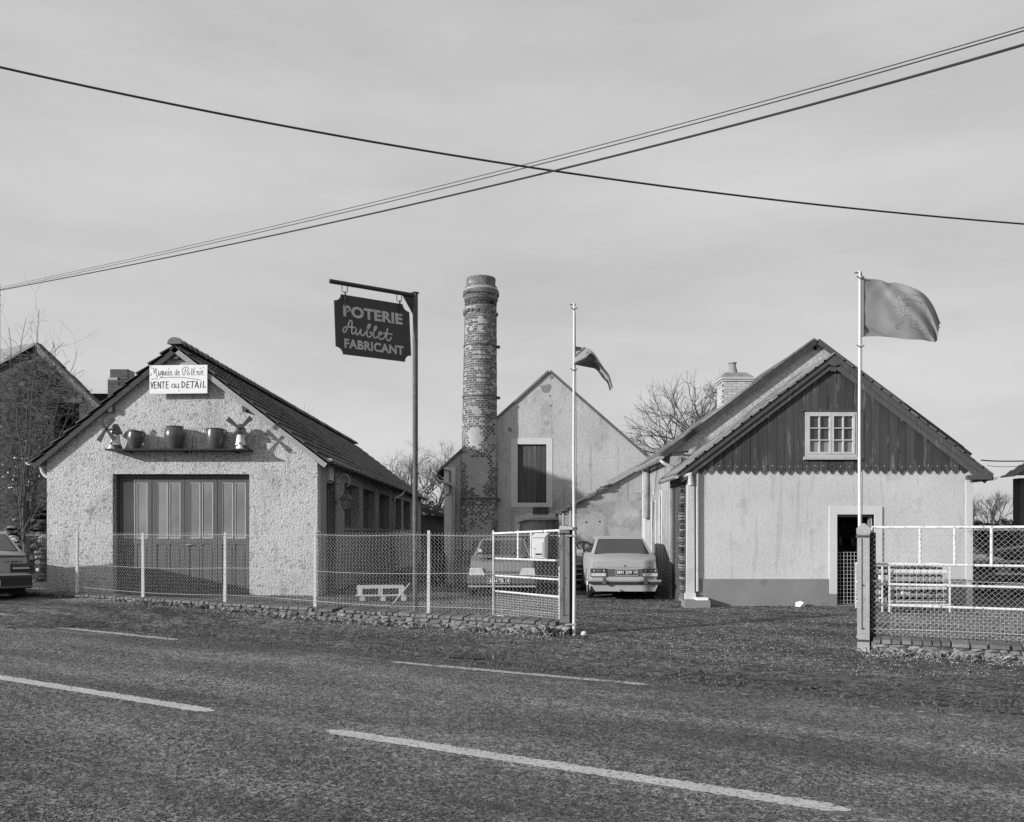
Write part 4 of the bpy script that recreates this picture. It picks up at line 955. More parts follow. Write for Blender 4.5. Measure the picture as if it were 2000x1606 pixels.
# roof of the front building
el_ = (FX0-.26, FE-.26*sL); er_ = (FX1+.30, FE-.30*sL); ap = (FXA, FA+.03)
for (P0, P1, nm) in ((el_, ap, 'l'), (er_, ap, 'r')):
    slab(MB(), P0, P1, YG-OH, YR-.14 if nm == 'l' else YR+6, .0, .05).build('roof_deck', M['slate'], front)
    slab(MB(), P0, P1, YG-OH-.03, YG-OH, -.055, .045).build('bargeboard', M['shutter'], front)
    slab(MB(), P0, P1, YG-.115, YG-.09, -.16, -.002).build('inner_bargeboard', M['shutter'], front)
    if nm == 'l': MB().prism([(FXA-.16, FA-.11), (FXA, FA-.16), (FXA+.16, FA-.11), (FXA, FA+.07)], lambda a, b, c=0: Vector((a, c, b)), YG-OH-.036, YG-OH-.031).build('apex_block', M['board'], front)
    n = 17
    for k in range(n):
        u0, u1 = k/n, (k+1)/n+.012; Q = lambda u: (P0[0]+(P1[0]-P0[0])*u, P0[1]+(P1[1]-P0[1])*u)
        for j in range(1 if nm == 'r' else 6):
            slab(MB(), Q(u0), Q(u1), YG-OH-.06+j*.31, YG-OH+.245+j*.31, .052, .072+R.uniform(0, .012)).build('roof_slate', M['oldroof'] if (nm == 'l' and R.random() < .65) else M['slate'], front)
for u in (.0, ): MB().box(FXA-.06, FXA+.06, YG-OH+.01, YG-.08, FA-.26, FA-.12).build('purlin_end', M['board'], front)
for X in (fx(1493), fx(1762), fx(1810)): z = ftop(X)-.10; MB().box(X-.07, X+.07, YG-OH+.01, YG-.08, z-.07, z+.05).build('purlin_end', M['board'], front)
halfpipe(MB(), (el_[0]-.05, YG-OH-.06, el_[1]+.0), (el_[0]-.05, YR-.2, el_[1]+.0), .065).build('gutter', M['zinc'], front, smooth=True)
halfpipe(MB(), (er_[0]+.05, YG-OH-.08, er_[1]+.0), (er_[0]+.05, YR+5, er_[1]+.0), .065).build('gutter', M['zinc'], front, smooth=True)
MB().box(er_[0]-.5, er_[0]+.02, YG-.2, YG-.1, er_[1]-.05, er_[1]+.04).build('eaves_block', M['board'], front)
# boxed corner post with its spout
PX0, PX1 = fx(1338), fx(1356)
MB().hexa([(PX0+.01, YG-.09, .14), (PX1-.01, YG-.09, .14), (PX1-.01, YG-.03, .14), (PX0+.01, YG-.03, .14)], [(PX0+.04, YG-.09, 2.55), (PX1-.02, YG-.09, 2.55), (PX1-.02, YG-.03, 2.55), (PX0+.04, YG-.03, 2.55)]).build('corner_post', M['render_light'], front)
MB().box(PX0-.02, PX1+.005, YG-.12, YG-.02, .14, .27).build('post_foot', M['trim'], front)
MB().tube([(el_[0]+.10, YG-OH+.05, el_[1]-.0), (PX0+.08, YG-.10, 2.72), (PX0+.10, YG-.08, 2.5)], .06, 8).build('spout', M['trim'], front, smooth=True)
MB().tube([(PX1+.05, YG-.05, WZ), (PX1+.05, YG-.05, .3)], .035, 8).build('downpipe', M['render_light'], front, smooth=True)
blk = thing('concrete_block', 'concrete block at the foot of the pale corner post', 'block', at(1359, 1184, YG-.2)); p = at(1335, 1184, 16.75); q_ = at(1384, 1167, 16.75)
MB().box(p.x, q_.x, 16.6, YG-.02, -.02, .135).build('block', M['dado'], blk)
slb = thing('white_slab', 'small white slab lying on the concrete block', 'slab', (p.x+.36, 16.8, .137)); MB().box(p.x+.26, p.x+.49, 16.68, 16.93, .137, .185).build('slab', M['board_white'], slb)
# rubble in the narrow gap between the two buildings
for k in range(46):
    z = .05+k*.058; MB().box(RX0+.20+R.uniform(0, .06), FX0-.02-R.uniform(0, .06), YG+.42+R.uniform(-.03, .05), YG+.8, z, z+R.uniform(.03, .052)).build('rubble_stone', M['stone'] if R.random() < .6 else M['darkstone'], rear)
MB().box(RX0+.2, FX0, YG+.55, YG+.85, -.1, 2.75).build('gap_wall', M['darkstone'], rear)
def stone_blob(c, rx_, ry_, rz2, n=7, flat=0.25):
    mb = MB(); bm = bmesh.new(); bmesh.ops.create_icosphere(bm, subdivisions=1, radius=1)
    s = R.uniform(0, 99)
    for v in bm.verts:
        d = 1 + .35*noise.noise(v.co*1.3 + Vector((s, 0, 0))); x, y, z = v.co*d
        x = math.copysign(abs(x)**.7, x); z = math.copysign(abs(z)**.7, z)
        v.co = (x*rx_, y*ry_, z*rz2)
    vs = [Vector(c) + v.co for v in bm.verts]; fs = [tuple(v.index for v in f.verts) for f in bm.faces]; bm.free()
    return mb.add(vs, fs)
s = thing('white_stone', 'rounded white stone on the gravel against the front building', 'stone', at(1563, 1183, 16.8)); stone_blob((at(1563, 1180, 16.8).x, 16.8, .045), .10, .09, .07).build('stone', M['board_white'], s)
s = thing('round_stone', 'small round pale stone at the foot of the left flagpole', 'stone', at(1141, 1241, 12.1)); stone_blob((1.06, 12.1, .03), .045, .045, .04).build('stone', M['trim'], s)

# ================================================================ old stone house far left, shed behind, right shed
YO = 27.5; so = YO/1600; ox = lambda x: (x-1000)*so
oz = lambda y: EYE+(1040-y)*so
old = thing('stone_house', 'dark schist house overgrown with bare creeper, left of the pottery shop', 'house', (ox(72), YO, 0))
OX0, OXA, OX1 = ox(-80), ox(72), ox(215); OA = oz(677); OE0, OE1 = oz(762), oz(818)
otop = lambda x: OE0+(OA-OE0)*(x-OX0)/(OXA-OX0) if x < OXA else OA+(OE1-OA)*(x-OXA)/(OX1-OXA)
HO = (ox(106), ox(155), oz(880), oz(787)); HD = (ox(52), ox(92), -.3, oz(985))
w = MB(); wallpoly(w, OX0, OX1, otop, lambda x: -.3, [HO, HD], lambda a, z: ((a, YO, z), (a, YO+.4, z)), (OXA,)); w.build('gable_wall', M['darkstone'], old)
MB().box(OX0, OX1, YO+.9, YO+1, -.3, oz(760)).build('interior', M['dark'], old)
MB().box(ox(98), ox(162), YO-.02, YO+.05, HO[3]+.003, oz(770)).build('lintel', M['stone'], old)
cnt = 0
z = -.1
while z < OA:                                   # thin schist courses
    h = R.uniform(.09, .17); x = OX0 + .02 if z < OE0 else OXA-(OA-z)/(OA-OE0)*(OXA-OX0)+.1
    xe = OX1 if z < OE1 else OXA+(OA-z)/(OA-OE1)*(OX1-OXA)-.1
    while x < xe and cnt < 290*6:
        l = R.uniform(.15, .5); mx = x+l/2
        if x > ox(-5) and not (HO[0]-.05 < mx < HO[1]+.05 and HO[2] < z < HO[3]) and not (HD[0] < mx < HD[1]+.05 and z < HD[3]) and mx < xe-.1 and x < ox(190) and R.random() < .34:
            MB().box(x, x+l-.03, YO-R.uniform(.02, .06), YO+.05, z, z+h-.03).build('wall_stone', M['darkstone'] if R.random() < .8 else M['stone'], old) if cnt < 280 else None
            cnt += 1
        x += l
    z += h
RD = Vector((-.86, .5, 0))*9                     # the ridge runs away to the left
def skew(a, b, t0, t1):
    A = Vector((a[0], YO-.15, a[1])); B = Vector((b[0], YO-.15, b[1])); Z = Vector((0, 0, 1))
    return MB().hexa([A+Z*t0, B+Z*t0, B+Z*t1, A+Z*t1], [A+RD+Z*t0, B+RD+Z*t0, B+RD+Z*t1, A+RD+Z*t1])
skew((OX0-.3, OE0-.15), (OXA, OA), 0, .1).build('roof', M['oldroof'], old)
skew((OXA, OA), (OX1+.3, OE1-.2), 0.04, .1).build('roof', M['slate'], old)
for k in range(9):
    u = k/9; a = (OXA+(OX1-OXA)*u, OA+(OE1-OA)*u); b = (OXA+(OX1-OXA)*(u+.115), OA+(OE1-OA)*(u+.115)); slab(MB(), a, b, YO-.2, YO+.1, .10, .13+R.uniform(0, .03)).build('verge_slate', M['iron'], old)
q0 = at(25, 1000, 24)
pier_ = thing('tumbled_stone_pier', 'pale tumbled rubble pier beside the dark opening at the far left', 'wall', (q0.x, 24, 0))
for k in range(95):
    x = at(R.uniform(14, 86), 0, 24).x; z = R.uniform(.05, 2.0)
    if z > 1.75 and R.random() < .6: continue
    stone_blob((x, 24+R.uniform(-.08, .08), z), R.uniform(.06, .19), .12, R.uniform(.035, .10)).build('rubble_stone', M['darkstone'] if R.random() < .55 else M['stone'] if R.random() < .8 else M['trim'], pier_)
MB().box(at(16, 0, 24).x, at(84, 0, 24).x, 24.05, 24.3, 0, 1.9).build('core', M['darkstone'], pier_)
YB = 36.0; bx = lambda x: (x-1000)*YB/1600
bz = lambda y: EYE+(1040-y)*YB/1600
bs = thing('back_shed', 'low stone shed with a sagging roof between the shop and the kiln house', 'shed', (bx(845), YB+6, 0))
Y6 = 43.5; b6 = lambda x: (x-1000)*Y6/1600
z6 = lambda y: EYE+(1040-y)*Y6/1600
MB().box(b6(808), b6(900), Y6, Y6+.4, -.2, z6(1006)).build('wall', M['stone'], bs)
slab(MB(), (b6(812), z6(985)), (b6(905), z6(1011)), Y6-.5, Y6+3, .0, .12).build('roof', M['slate'], bs)
slab(MB(), (b6(812), z6(993)), (b6(905), z6(1016)), Y6-.55, Y6-.45, -.1, .12).build('fascia', M['board'], bs)
MB().box(b6(838), b6(870), Y6-.05, Y6+.05, -.2, z6(1052)).build('doorway', M['dark'], bs)  # solid dark slab; the shed's inner shade is put into its colour
YQ = 20.0; qx = lambda x: (x-1000)*YQ/1600
qz = lambda y: EYE+(1040-y)*YQ/1600
rs = thing('open_shed', 'open shed with a corrugated roof on a dark timber post at the right edge', 'shed', (qx(2010), YQ, 0))
MB().box(qx(1993), qx(2022), YQ, YQ+.3, 0, qz(934)).build('timber_post', M['board'], rs)
rf = MB(); N = 60
for j, (Y, zz) in enumerate(((YQ-.3, 0), (YQ+.35, 0))):
    for k in range(N):
        u = k/(N-1); X = qx(1968) + u*4.2; rf.v.append((X, Y, qz(932) + u*2.6 + .02*math.sin(k*2.1)))
rf.f = [(k, k+1, N+k+1, N+k) for k in range(N-1)]
rf.build('corrugated_roof', M['iron_grey'], rs)
MB().hexa([(qx(1970), YQ-.28, qz(930)), (qx(1970)+4.2, YQ-.28, qz(930)), (qx(1970)+4.2, YQ-.28, qz(930)+2.5), (qx(1972), YQ-.28, qz(930)+.02)], [(qx(1970), YQ-.2, qz(930)), (qx(1970)+4.2, YQ-.2, qz(930)), (qx(1970)+4.2, YQ-.2, qz(930)+2.5), (qx(1972), YQ-.2, qz(930)+.02)]).build('gable_sheet', M['iron_grey'], rs)
# ================================================================ low walls, fences, piers, gates, poles
def on(line0, d, t, off=0.0):      # point on the fence line, off = towards the yard
    n = Vector((0.418, 0.909)).normalized(); return line0 + d*t + n*off
def cz0(t, left): return (.20 + .0085*t) if left else .185
def low_wall(name, label, p0, d, t0, t1, left, slen):
    c = on(p0, d, t0); th = thing(name, label, 'wall', (c.x, c.y, 0))
    dn = Vector((0.418, 0.909)).normalized(); core = MB(); N = 24
    for i in range(N):
        ta, tb = t0+(t1-t0)*i/N, t0+(t1-t0)*(i+1)/N
        a, b = on(p0, d, ta), on(p0, d, tb); za, zb = cz0(ta, left)-.055, cz0(tb, left)-.055
        core.hexa([(a.x-dn.x*.10, a.y-dn.y*.10, -.1), (b.x-dn.x*.10, b.y-dn.y*.10, -.1), (b.x+dn.x*.12, b.y+dn.y*.12, -.1), (a.x+dn.x*.12, a.y+dn.y*.12, -.1)],
                  [(a.x-dn.x*.10, a.y-dn.y*.10, za), (b.x-dn.x*.10, b.y-dn.y*.10, zb), (b.x+dn.x*.12, b.y+dn.y*.12, zb), (a.x+dn.x*.12, a.y+dn.y*.12, za)])
    core.build('rubble_core', M['stone'], th)
    t = t0+.02
    D3 = Vector((d.x, d.y, 0)); N3 = Vector((dn.x, dn.y, 0))
    while t < t1:
        w = R.uniform(.098, .118) if R.random() < .75 else R.uniform(.2, .23); z = cz0(t, left)+R.uniform(-.006, .008); g = .010 if R.random() < .85 else .03
        if R.random() > .015:
            a = on(p0, d, t, -.16+R.uniform(-.012, .006)); b = on(p0, d, t+w-g); sk = R.uniform(-.012, .012)
            A = Vector((a.x, a.y, z)); 
            q = lambda u, v, h: A + D3*(u + sk*h/.05) + N3*v + Vector((0, 0, h + (-.014 if v < .02 else 0)))
            W = w-g
            MB().hexa([q(0,0,-.047), q(W,0,-.047), q(W,.29,-.047), q(0,.29,-.047)], [q(.004,.008,0), q(W-.004,.008,0), q(W,.29,.008), q(0,.29,.008)]).build('coping_brick', M['coping'], th, bev=.006)
        t += w
    t = t0+.08
    while t < slen:
        L = R.uniform(.10, .22); z0_ = gz(*on(p0, d, t)); top = cz0(t, left)-.06
        z = z0_+.0
        while z < top-.03:
            h = min(R.uniform(.05, .10), top-z); c = on(p0, d, t+L/2+R.uniform(-.03, .03), -.10)
            mb = stone_blob((0, 0, 0), L*.52, .05, h*.52)
            mb.v = [tuple(Vector((c.x, c.y, z+h/2)) + D3*v[0] + N3*v[1] + Vector((0, 0, v[2]))) for v in mb.v]
            mb.build('rubble_stone', M['stone'], th); z += h
        t += L*.96
    return th
low_wall('low_wall', 'low rubble wall with brick coping, left of the gateway, under the long fence', FL0, FD, .10, 12.6, True, 9.5)
low_wall('low_wall', 'low rubble wall with brick coping, right of the gateway', FR0, FDR, .10, 3.6, False, 3.2)
def chain_fence(name, label, p0, d, t0, t1, left, posts, zt=1.50, pitch=.066):
    c = on(p0, d, t0); th = thing(name, label, 'fence', (c.x, c.y, 0)); mb = MB(); ph = .066
    D3 = Vector((d.x, d.y, 0)); rows = int((zt-.22)/ph*2)
    t = t0; k = 0; r_ = .0014 if left else .0017
    nrm = Vector((0.418, 0.909, 0)).normalized()
    while t < t1:
        zb = cz0(t, left)+.02; sag = .022*math.sin(t*2.7)+.012*math.sin(t*7.1)
        n = int((zt + .0 - zb)/(ph/2)); P = []
        lo_ = zt - n*ph/2
        for j in range(n+1):
            z = lo_ + j*ph/2; side = (j % 2)
            base = on(p0, d, t + side*pitch*.5 + .008*math.sin(z*9+t*3))
            P.append(Vector((base.x, base.y, z + sag*(z-zb)/(zt-zb)*.6)) + nrm*(.004*(1 if (j % 2) else -1)))
        mb.tube(P, r_, 3, cap=False)
        b2 = on(p0, d, t + pitch*.5)   # mirrored neighbour
        P2 = []
        for j in range(n+1):
            z = lo_ + j*ph/2; side = 1-(j % 2)
            base = on(p0, d, t - pitch*.5 + side*pitch*.5 + pitch*0 + .008*math.sin(z*9+t*3)); base = on(p0, d, t + pitch*.5 + (pitch*.5 if side == 0 else 0) + .008*math.sin(z*9+t*3)) if True else base
            P2.append(Vector((base.x, base.y, z + sag*(z-zb)/(zt-zb)*.6)) - nrm*(.004*(1 if (j % 2) else -1)))
        # twisted barb ends along the top edge
        e = P[-1]; mb.tube([e, e + Vector((0, 0, .022)) + D3*R.uniform(-.008, .008)], r_, 3, cap=False)
        t += pitch/1.0; k += 1
        # the neighbouring wire runs the other way so that each pair closes a diamond
        Q = []
        for j in range(n+1):
            z = lo_ + j*ph/2; side = (j % 2)
            base = on(p0, d, t - side*pitch*.5 + .008*math.sin(z*9+t*3))
            Q.append(Vector((base.x, base.y, z + sag*(z-zb)/(zt-zb)*.6)) - nrm*(.004*(1 if (j % 2) else -1)))
        mb.tube(Q, r_, 3, cap=False)
    mb.build('wire_mesh', M['wire'], th, kind='stuff')
    for h in (zt-.03, (zt+.25)/2-.02, .30):
        P = []
        for i in range(60):
            t = t0+(t1-t0)*i/59; q = on(p0, d, t, -.008); P.append((q.x, q.y, h+(.02*math.sin(t*1.3) if h < zt-.1 else .008*math.sin(t*3))+(cz0(t, left)-.2)*(1 if h < .4 else 0)))
        MB().tube(P, .0026, 4, cap=False).build('line_wire', M['wire'], th)
    for (t, top, spike) in posts:
        q = on(p0, d, t, .035); lean = R.uniform(-.008, .008)
        mb = MB(); w = .026
        mb.hexa([(q.x-w, q.y-w, cz0(t, left)-.08), (q.x+w, q.y-w, cz0(t, left)-.08), (q.x+w, q.y+w, cz0(t, left)-.08), (q.x-w, q.y+w, cz0(t, left)-.08)], [(q.x-w*.8+lean, q.y-w*.8, top), (q.x+w*.8+lean, q.y-w*.8, top), (q.x+w*.8+lean, q.y+w*.8, top), (q.x-w*.8+lean, q.y+w*.8, top)])
        if spike: mb.tube([(q.x+lean, q.y, top-.01), (q.x+lean, q.y, top+.20)], .006, 5); mb.tube([(q.x-.10, q.y, top+.01), (q.x+.08, q.y, top+.005)], .004, 4)
        mb.build('post', M['post'], th)
    return th
def tpost(px_):        # where a photo column meets the left fence line
    k = (px_-1000)/1600; return (.82-k*12.2)/(.909+k*.418)
chain_fence('chain_link_fence', 'long chain-link fence on cement posts in front of the pottery shop', FL0, FD, .14, 12.2, True,
            [(tpost(834.5), 1.55, False), (tpost(613), 1.53, True), (tpost(436.5), 1.52, False), (tpost(276.5), 1.51, False), (tpost(147.5), 1.52, True)])
chain_fence('chain_link_fence', 'short chain-link fence right of the gateway, in front of the boarded building', FR0, FDR, .0, 3.4, False, [(2.6, 1.6, False)], zt=1.585, pitch=.067)
ud = Vector((-FD.x, -FD.y, 0)); vd = Vector((0.418, 0.909, 0)).normalized()
def pier(name, label, c, sz, h, cap, straps, rot, shade_cols):
    ud = Vector((math.cos(rot), -math.sin(rot), 0)); vd = Vector((math.sin(rot), math.cos(rot), 0))
    th = thing(name, label, 'gate pier', (c[0], c[1], 0)); F = lambda a, b, z: Vector((c[0], c[1], z)) + ud*a + vd*b
    sq4 = lambda s, z: [F(-s, -s, z), F(s, -s, z), F(s, s, z), F(-s, s, z)]
    s = sz/2
    MB().hexa(sq4(s, -.1), sq4(s, h)).build('shaft', M['concrete'] if cap else M['concrete_dark'], th)
    if cap: MB().hexa(sq4(s*1.12, h), sq4(s*1.12, h+.07)).hexa(sq4(s*1.12, h+.07), sq4(s*.25, h+.135)).build('cap', M['concrete'], th)
    for z in straps: MB().hexa(sq4(s+.008, z-.014), sq4(s+.008, z+.014)).build('iron_strap', M['iron'], th)
    hp = at(shade_cols[0], 0, c[1]+.02).x, at(shade_cols[1], 0, c[1]+.02).x
    MB().box(hp[0], hp[1], c[1]-.02, c[1]+.10, -.1, h+.02).build('shade_face', M['black'], th)  # black box that paints the shade of the pier's right face
    for z in (.3, .85): MB().tube([F(-s*.25, -s-.012, z), F(-s*.25+.02, -s-.02, z+.0)], .009, 5).build('wire_hook', M['iron'], th)
    MB().tube([F(-s*.25, -s-.012, .28), F(-s*.25, -s-.012, h-.05)], .004, 4).build('tension_rod', M['iron'], th)
    return th
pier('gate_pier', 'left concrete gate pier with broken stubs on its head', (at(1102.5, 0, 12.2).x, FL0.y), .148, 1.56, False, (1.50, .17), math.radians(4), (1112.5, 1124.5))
th = bpy.data.objects['gate_pier']
MB().hexa([Vector((FL0.x+.02, FL0.y, 1.56))+ud*a+vd*b for a, b in ((-.11, -.11), (.11, -.11), (.11, .11), (-.11, .11))], [Vector((FL0.x+.02, FL0.y, z))+ud*a+vd*b for a, b, z in ((-.10, -.10, 1.62), (.10, -.10, 1.60), (.10, .10, 1.60), (-.10, .10, 1.64))]).build('broken_head', M['concrete'], th)
for (a, z) in ((-.08, 1.80), (.035, 1.84)): 
    p = Vector((FL0.x+.02, FL0.y, 1.6))+ud*a; MB().tube([p, (p.x, p.y, z)], .018, 7).build('stub', M['concrete'], th)
p = Vector((FL0.x+.02, FL0.y, 1.84))+ud*.035; MB().tube([p, (p.x, p.y, 1.94)], .014, 6).build('dark_stub', M['iron'], th)
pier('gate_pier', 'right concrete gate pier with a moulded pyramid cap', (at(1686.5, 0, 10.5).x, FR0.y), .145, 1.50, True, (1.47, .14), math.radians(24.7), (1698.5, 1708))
# gates: white tube frames folded back behind the fences
def gate(name, label, p0, d, t0, t1, off, zt, box_=None, grid=True, verts=(), dip=0.0, rails=(1.11, .85, .58)):
    c = on(p0, d, t0, off); th = thing(name, label, 'gate', (c.x, c.y, 0)); r_ = .016
    q = lambda t, z: Vector((*on(p0, d, t, off), z))
    MB().tube([q(t0, zt), q(t1, zt+dip)], r_*1.1, 8).build('top_rail', M['white_iron'], th)
    for z in rails: MB().tube([q(t0, z), q(t1, z+dip*.2)], r_, 8).build('rail', M['white_iron'], th)
    MB().tube([q(t0, .12), q(t1, .12)], r_*.8, 8).build('rail', M['white_iron'], th)
    for t in (t0, t1): MB().tube([q(t, .10), q(t, zt)], r_, 8).build('stile', M['white_iron'], th)
    for t in verts: MB().tube([q(t, rails[0]), q(t, zt)], r_*1.1, 8).build('upright', M['white_iron'], th)
    g_ = MB()
    t = t0+.05
    while t < t1: g_.tube([q(t, .13), q(t, rails[-1])], .0018, 3, cap=False); t += .045
    z = .16
    while z < rails[-1]-.02: g_.tube([q(t0, z), q(t1, z+R.uniform(-.004, .004))], .0018, 3, cap=False); z += .04
    g_.build('grid_infill', M['wire'], th, kind='stuff')
    return th
GL0 = Vector((.725, 12.45)); GLD = Vector((-1.04, 1.41)).normalized()
def tgl(px_): k = (px_-1000)/1600; return (GL0.x-k*GL0.y)/(k*GLD.y-GLD.x)
gate('yard_gate', 'white tubular gate leaf swung back behind the left fence, carrying the letterbox', GL0, GLD, .0, 1.75, .0, 1.55, verts=(tgl(1012), tgl(1037.5), tgl(1066)), dip=-.05, rails=(1.09, .80, .54))
gate('yard_gate', 'white chipped gate leaf folded behind the right fence', FR0, FDR, .10, 2.10, .24, 1.585, verts=(.66, 1.05, 1.45))
# letterbox
lt = at(1044, 1045, 12.3); w_ = .205; lb = thing('letterbox', 'cream metal letterbox hung on the fence in front of the left white gate leaf', 'letterbox', lt)
uG = Vector((1, 0.0, 0)); a = at(1039, 1091, 12.20); b = at(1063, 1050, 12.20)
MB().hexa([(a.x, 12.20, a.z), (b.x, 12.20, a.z), (b.x+.06, 12.34, a.z), (a.x+.06, 12.34, a.z)], [(a.x, 12.20, b.z), (b.x, 12.20, b.z), (b.x+.06, 12.34, b.z+.05), (a.x+.06, 12.34, b.z+.05)]).build('body', M['letterbox'], lb)
MB().hexa([(a.x-.01, 12.185, b.z), (b.x+.01, 12.185, b.z), (b.x+.075, 12.35, b.z+.052), (a.x+.05, 12.35, b.z+.052)], [(a.x-.01, 12.185, b.z+.012), (b.x+.01, 12.185, b.z+.012), (b.x+.075, 12.35, b.z+.066), (a.x+.05, 12.35, b.z+.066)]).build('lid', M['letterbox'], lb)
dr_ = MB().box(a.x+.02, b.x-.025, 12.192, 12.199, a.z+.025, b.z-.07).build('door', M['letterbox'], lb)
MB().box(a.x+.05, a.x+.14, 12.186, 12.191, a.z+.055, a.z+.075).build('slot', M['black'], dr_)
MB().box(a.x+.03, a.x+.04, 12.186, 12.191, a.z+.14, a.z+.155).build('lock', M['iron'], dr_)
# flagpoles
def pole(label, X, Y, zt, r0, wob, cleats):
    th = thing('flagpole', label, 'flagpole', (X, Y, 0), group=None)
    P = [Vector((X + wob*math.sin(z*1.7), Y, z)) for z in [i*zt/14 for i in range(15)]]
    MB().tube(P, [r0*(1-.35*i/14) for i in range(15)], 10).build('pole', M['post'], th, smooth=True)
    rp = MB(); rp.tube([(X+r0+.006, Y-.01, .9), (X+r0+.008, Y-.01, zt*.55), (X+r0*.6+.004, Y-.01, zt*.97)], .0035, 4); rp.build('halyard', M['iron'], th)
    for z in cleats:
        MB().tube([(X-.05, Y-.03, z+.015), (X-.01, Y-.03, z-.012), (X+.03, Y-.03, z-.005), (X+.045, Y-.03, z+.015)], .007, 5).build('cleat', M['iron'], th)
    MB().box(X-.06, X+.03, Y+.0, Y+.02, zt-.03, zt-.02).build('truck', M['iron'], th)
    for z in (1.47, .16): MB().box(X-(.13 if X < 3 else .03), X+(.03 if X < 3 else .06), Y-.032, Y+.04, z-.012, z+.012).build('pole_clamp', M['zinc'], th)
    return th
PLX, PLY = at(1121, 0, 12.12).x, 12.12
zt1 = EYE+(1040-592)*12.12/1600; zt2 = EYE+(1040-517)*10.42/1600
pole('left flagpole, strapped to the left gate pier, with a small twisted flag', PLX, PLY, zt1, .026, .004, (EYE+(1040-604)*12.12/1600, EYE+(1040-723)*12.12/1600))
PRX, PRY = at(1679, 0, 10.66).x, 10.66
pole('right flagpole, strapped to the right gate pier, with a wide tattered flag', PRX, PRY, zt2, .024, .003, (EYE+(1040-532)*10.42/1600, EYE+(1040-669)*10.42/1600))
def interp(P, u):
    for (a, b) in zip(P[:-1], P[1:]):
        if a[0] <= u <= b[0]: t = (u-a[0])/(b[0]-a[0]) if b[0] > a[0] else 0; return a[1]+(b[1]-a[1])*t
    return P[-1][1]
def flag_mesh(top, bot, Y, fold, nu, nv, fray=None):
    mb = MB(); tp = smoothpts([(a, b, 0) for a, b in top], 6); bt = smoothpts([(a, b, 0) for a, b in bot], 6)
    pick = lambda S, u: S[min(len(S)-1, int(u*(len(S)-1)))].lerp(S[min(len(S)-1, int(u*(len(S)-1))+1)], u*(len(S)-1) % 1)
    for j in range(nv+1):
        for i in range(nu+1):
            u, v = i/nu, j/nv; p = pick(tp, u).lerp(pick(bt, u), v); dy = fold(u, v)
            if fray and i == nu: p.x += fray*noise.noise(Vector((v*9, 1, 0))) + fray*.6*noise.noise(Vector((v*30, 4, 0)))
            q = at(p.x, p.y, Y+dy); mb.v.append(tuple(q))
    for j in range(nv):
        for i in range(nu):
            if fray and i > nu-4 and noise.noise(Vector((j*.9, i*.2, 3))) > .18 + .12*(nu-i): continue
            a = j*(nu+1)+i; mb.f.append((a, a+1, a+nu+2, a+nu+1))
    return mb, pick, tp, bt
fg = thing('flag', 'wide tattered flag with two faint beasts, blowing from the right flagpole', 'flag', (PRX, PRY, 4.5))
foldR = lambda u, v: .05*math.sin(u*7+v*2.2)*u + .0022*math.sin(u*33+v*13+3*math.sin(v*5)) + .004*math.sin(u*13-v*17+2*math.sin(u*4)) + .10*u*(1-v)**3*1.4 + .04*math.sin(u*17-v*9)*u + .05*math.exp(-((v-.85-.9*u)**2)/.004)
mb, pick, tp, bt = flag_mesh([(1684, 543), (1700, 545), (1720, 547), (1735, 553), (1748, 552), (1775, 559), (1803, 573), (1822, 596), (1836, 630)], [(1683, 658), (1710, 657), (1740, 659), (1770, 663), (1800, 664), (1815, 667), (1823, 668), (1827, 668), (1830, 666)], PRY, foldR, 60, 40, 4.0)
mb.build('cloth', M['flag'], fg, smooth=True)
MB().tube([at(1681, 530, PRY), at(1684, 541, PRY), at(1688, 545, PRY)], .006, 5).build('toggle_cord', M['iron'], fg)
MB().box(at(1682, 0, PRY).x-.004, at(1686, 0, PRY).x, PRY-.012, PRY-.004, at(0, 657, PRY).z, at(0, 545, PRY).z).build('hoist_band', M['flag_pale'], fg)
em = MB()
def emb(pts, w=.010):
    P = smoothpts([(a, b, 0) for a, b in pts], 5); L_ = []
    for p in P:
        L_.append(p)
    lv = []; 
    for i, p in enumerate(L_):
        d = L_[min(i+1, len(L_)-1)]-L_[max(i-1, 0)]; d.normalize(); n = Vector((-d.y, d.x, 0))*.42
        for s_ in (1, -1):
            q = p+n*s_; u = max(0, min(1, (q.x-1684)/(150))); v = max(0, min(1, (q.y-550)/110)); lv.append(tuple(at(q.x, q.y, PRY+foldR(u, v)-.022)))
    b = len(em.v); em.v += lv; em.f += [(b+2*i, b+2*i+1, b+2*i+3, b+2*i+2) for i in range(len(L_)-1)]
for dy, dx in ((0, 0), (43, 8)):
    for pts in ([(1760,586),(1762,578),(1760,570),(1753,567),(1748,572),(1747,579),(1752,583),(1750,588)], [(1750,588),(1744,592),(1740,597),(1746,598),(1753,593),(1756,597),(1752,604),(1758,605),(1762,598)],
                [(1762,598),(1772,596),(1782,598),(1788,600)], [(1760,586),(1770,584),(1782,585),(1792,588),(1798,593)], [(1788,600),(1786,606),(1792,608),(1796,601),(1800,602),(1801,610),(1808,610),(1806,600),(1798,593)],
                [(1797,591),(1806,587),(1806,578),(1797,573),(1786,575),(1777,571)], [(1751,574),(1756,574),(1758,578)], [(1766,590),(1770,593),(1776,590)], [(1780,591),(1786,594)]):
        emb([(x+dx, y+dy) for x, y in pts])
em.build('emblem', M['flag_ink'], fg)
fg = thing('flag', 'small dark twisted flag hanging from the left flagpole', 'flag', (PLX, PLY, 4.0))
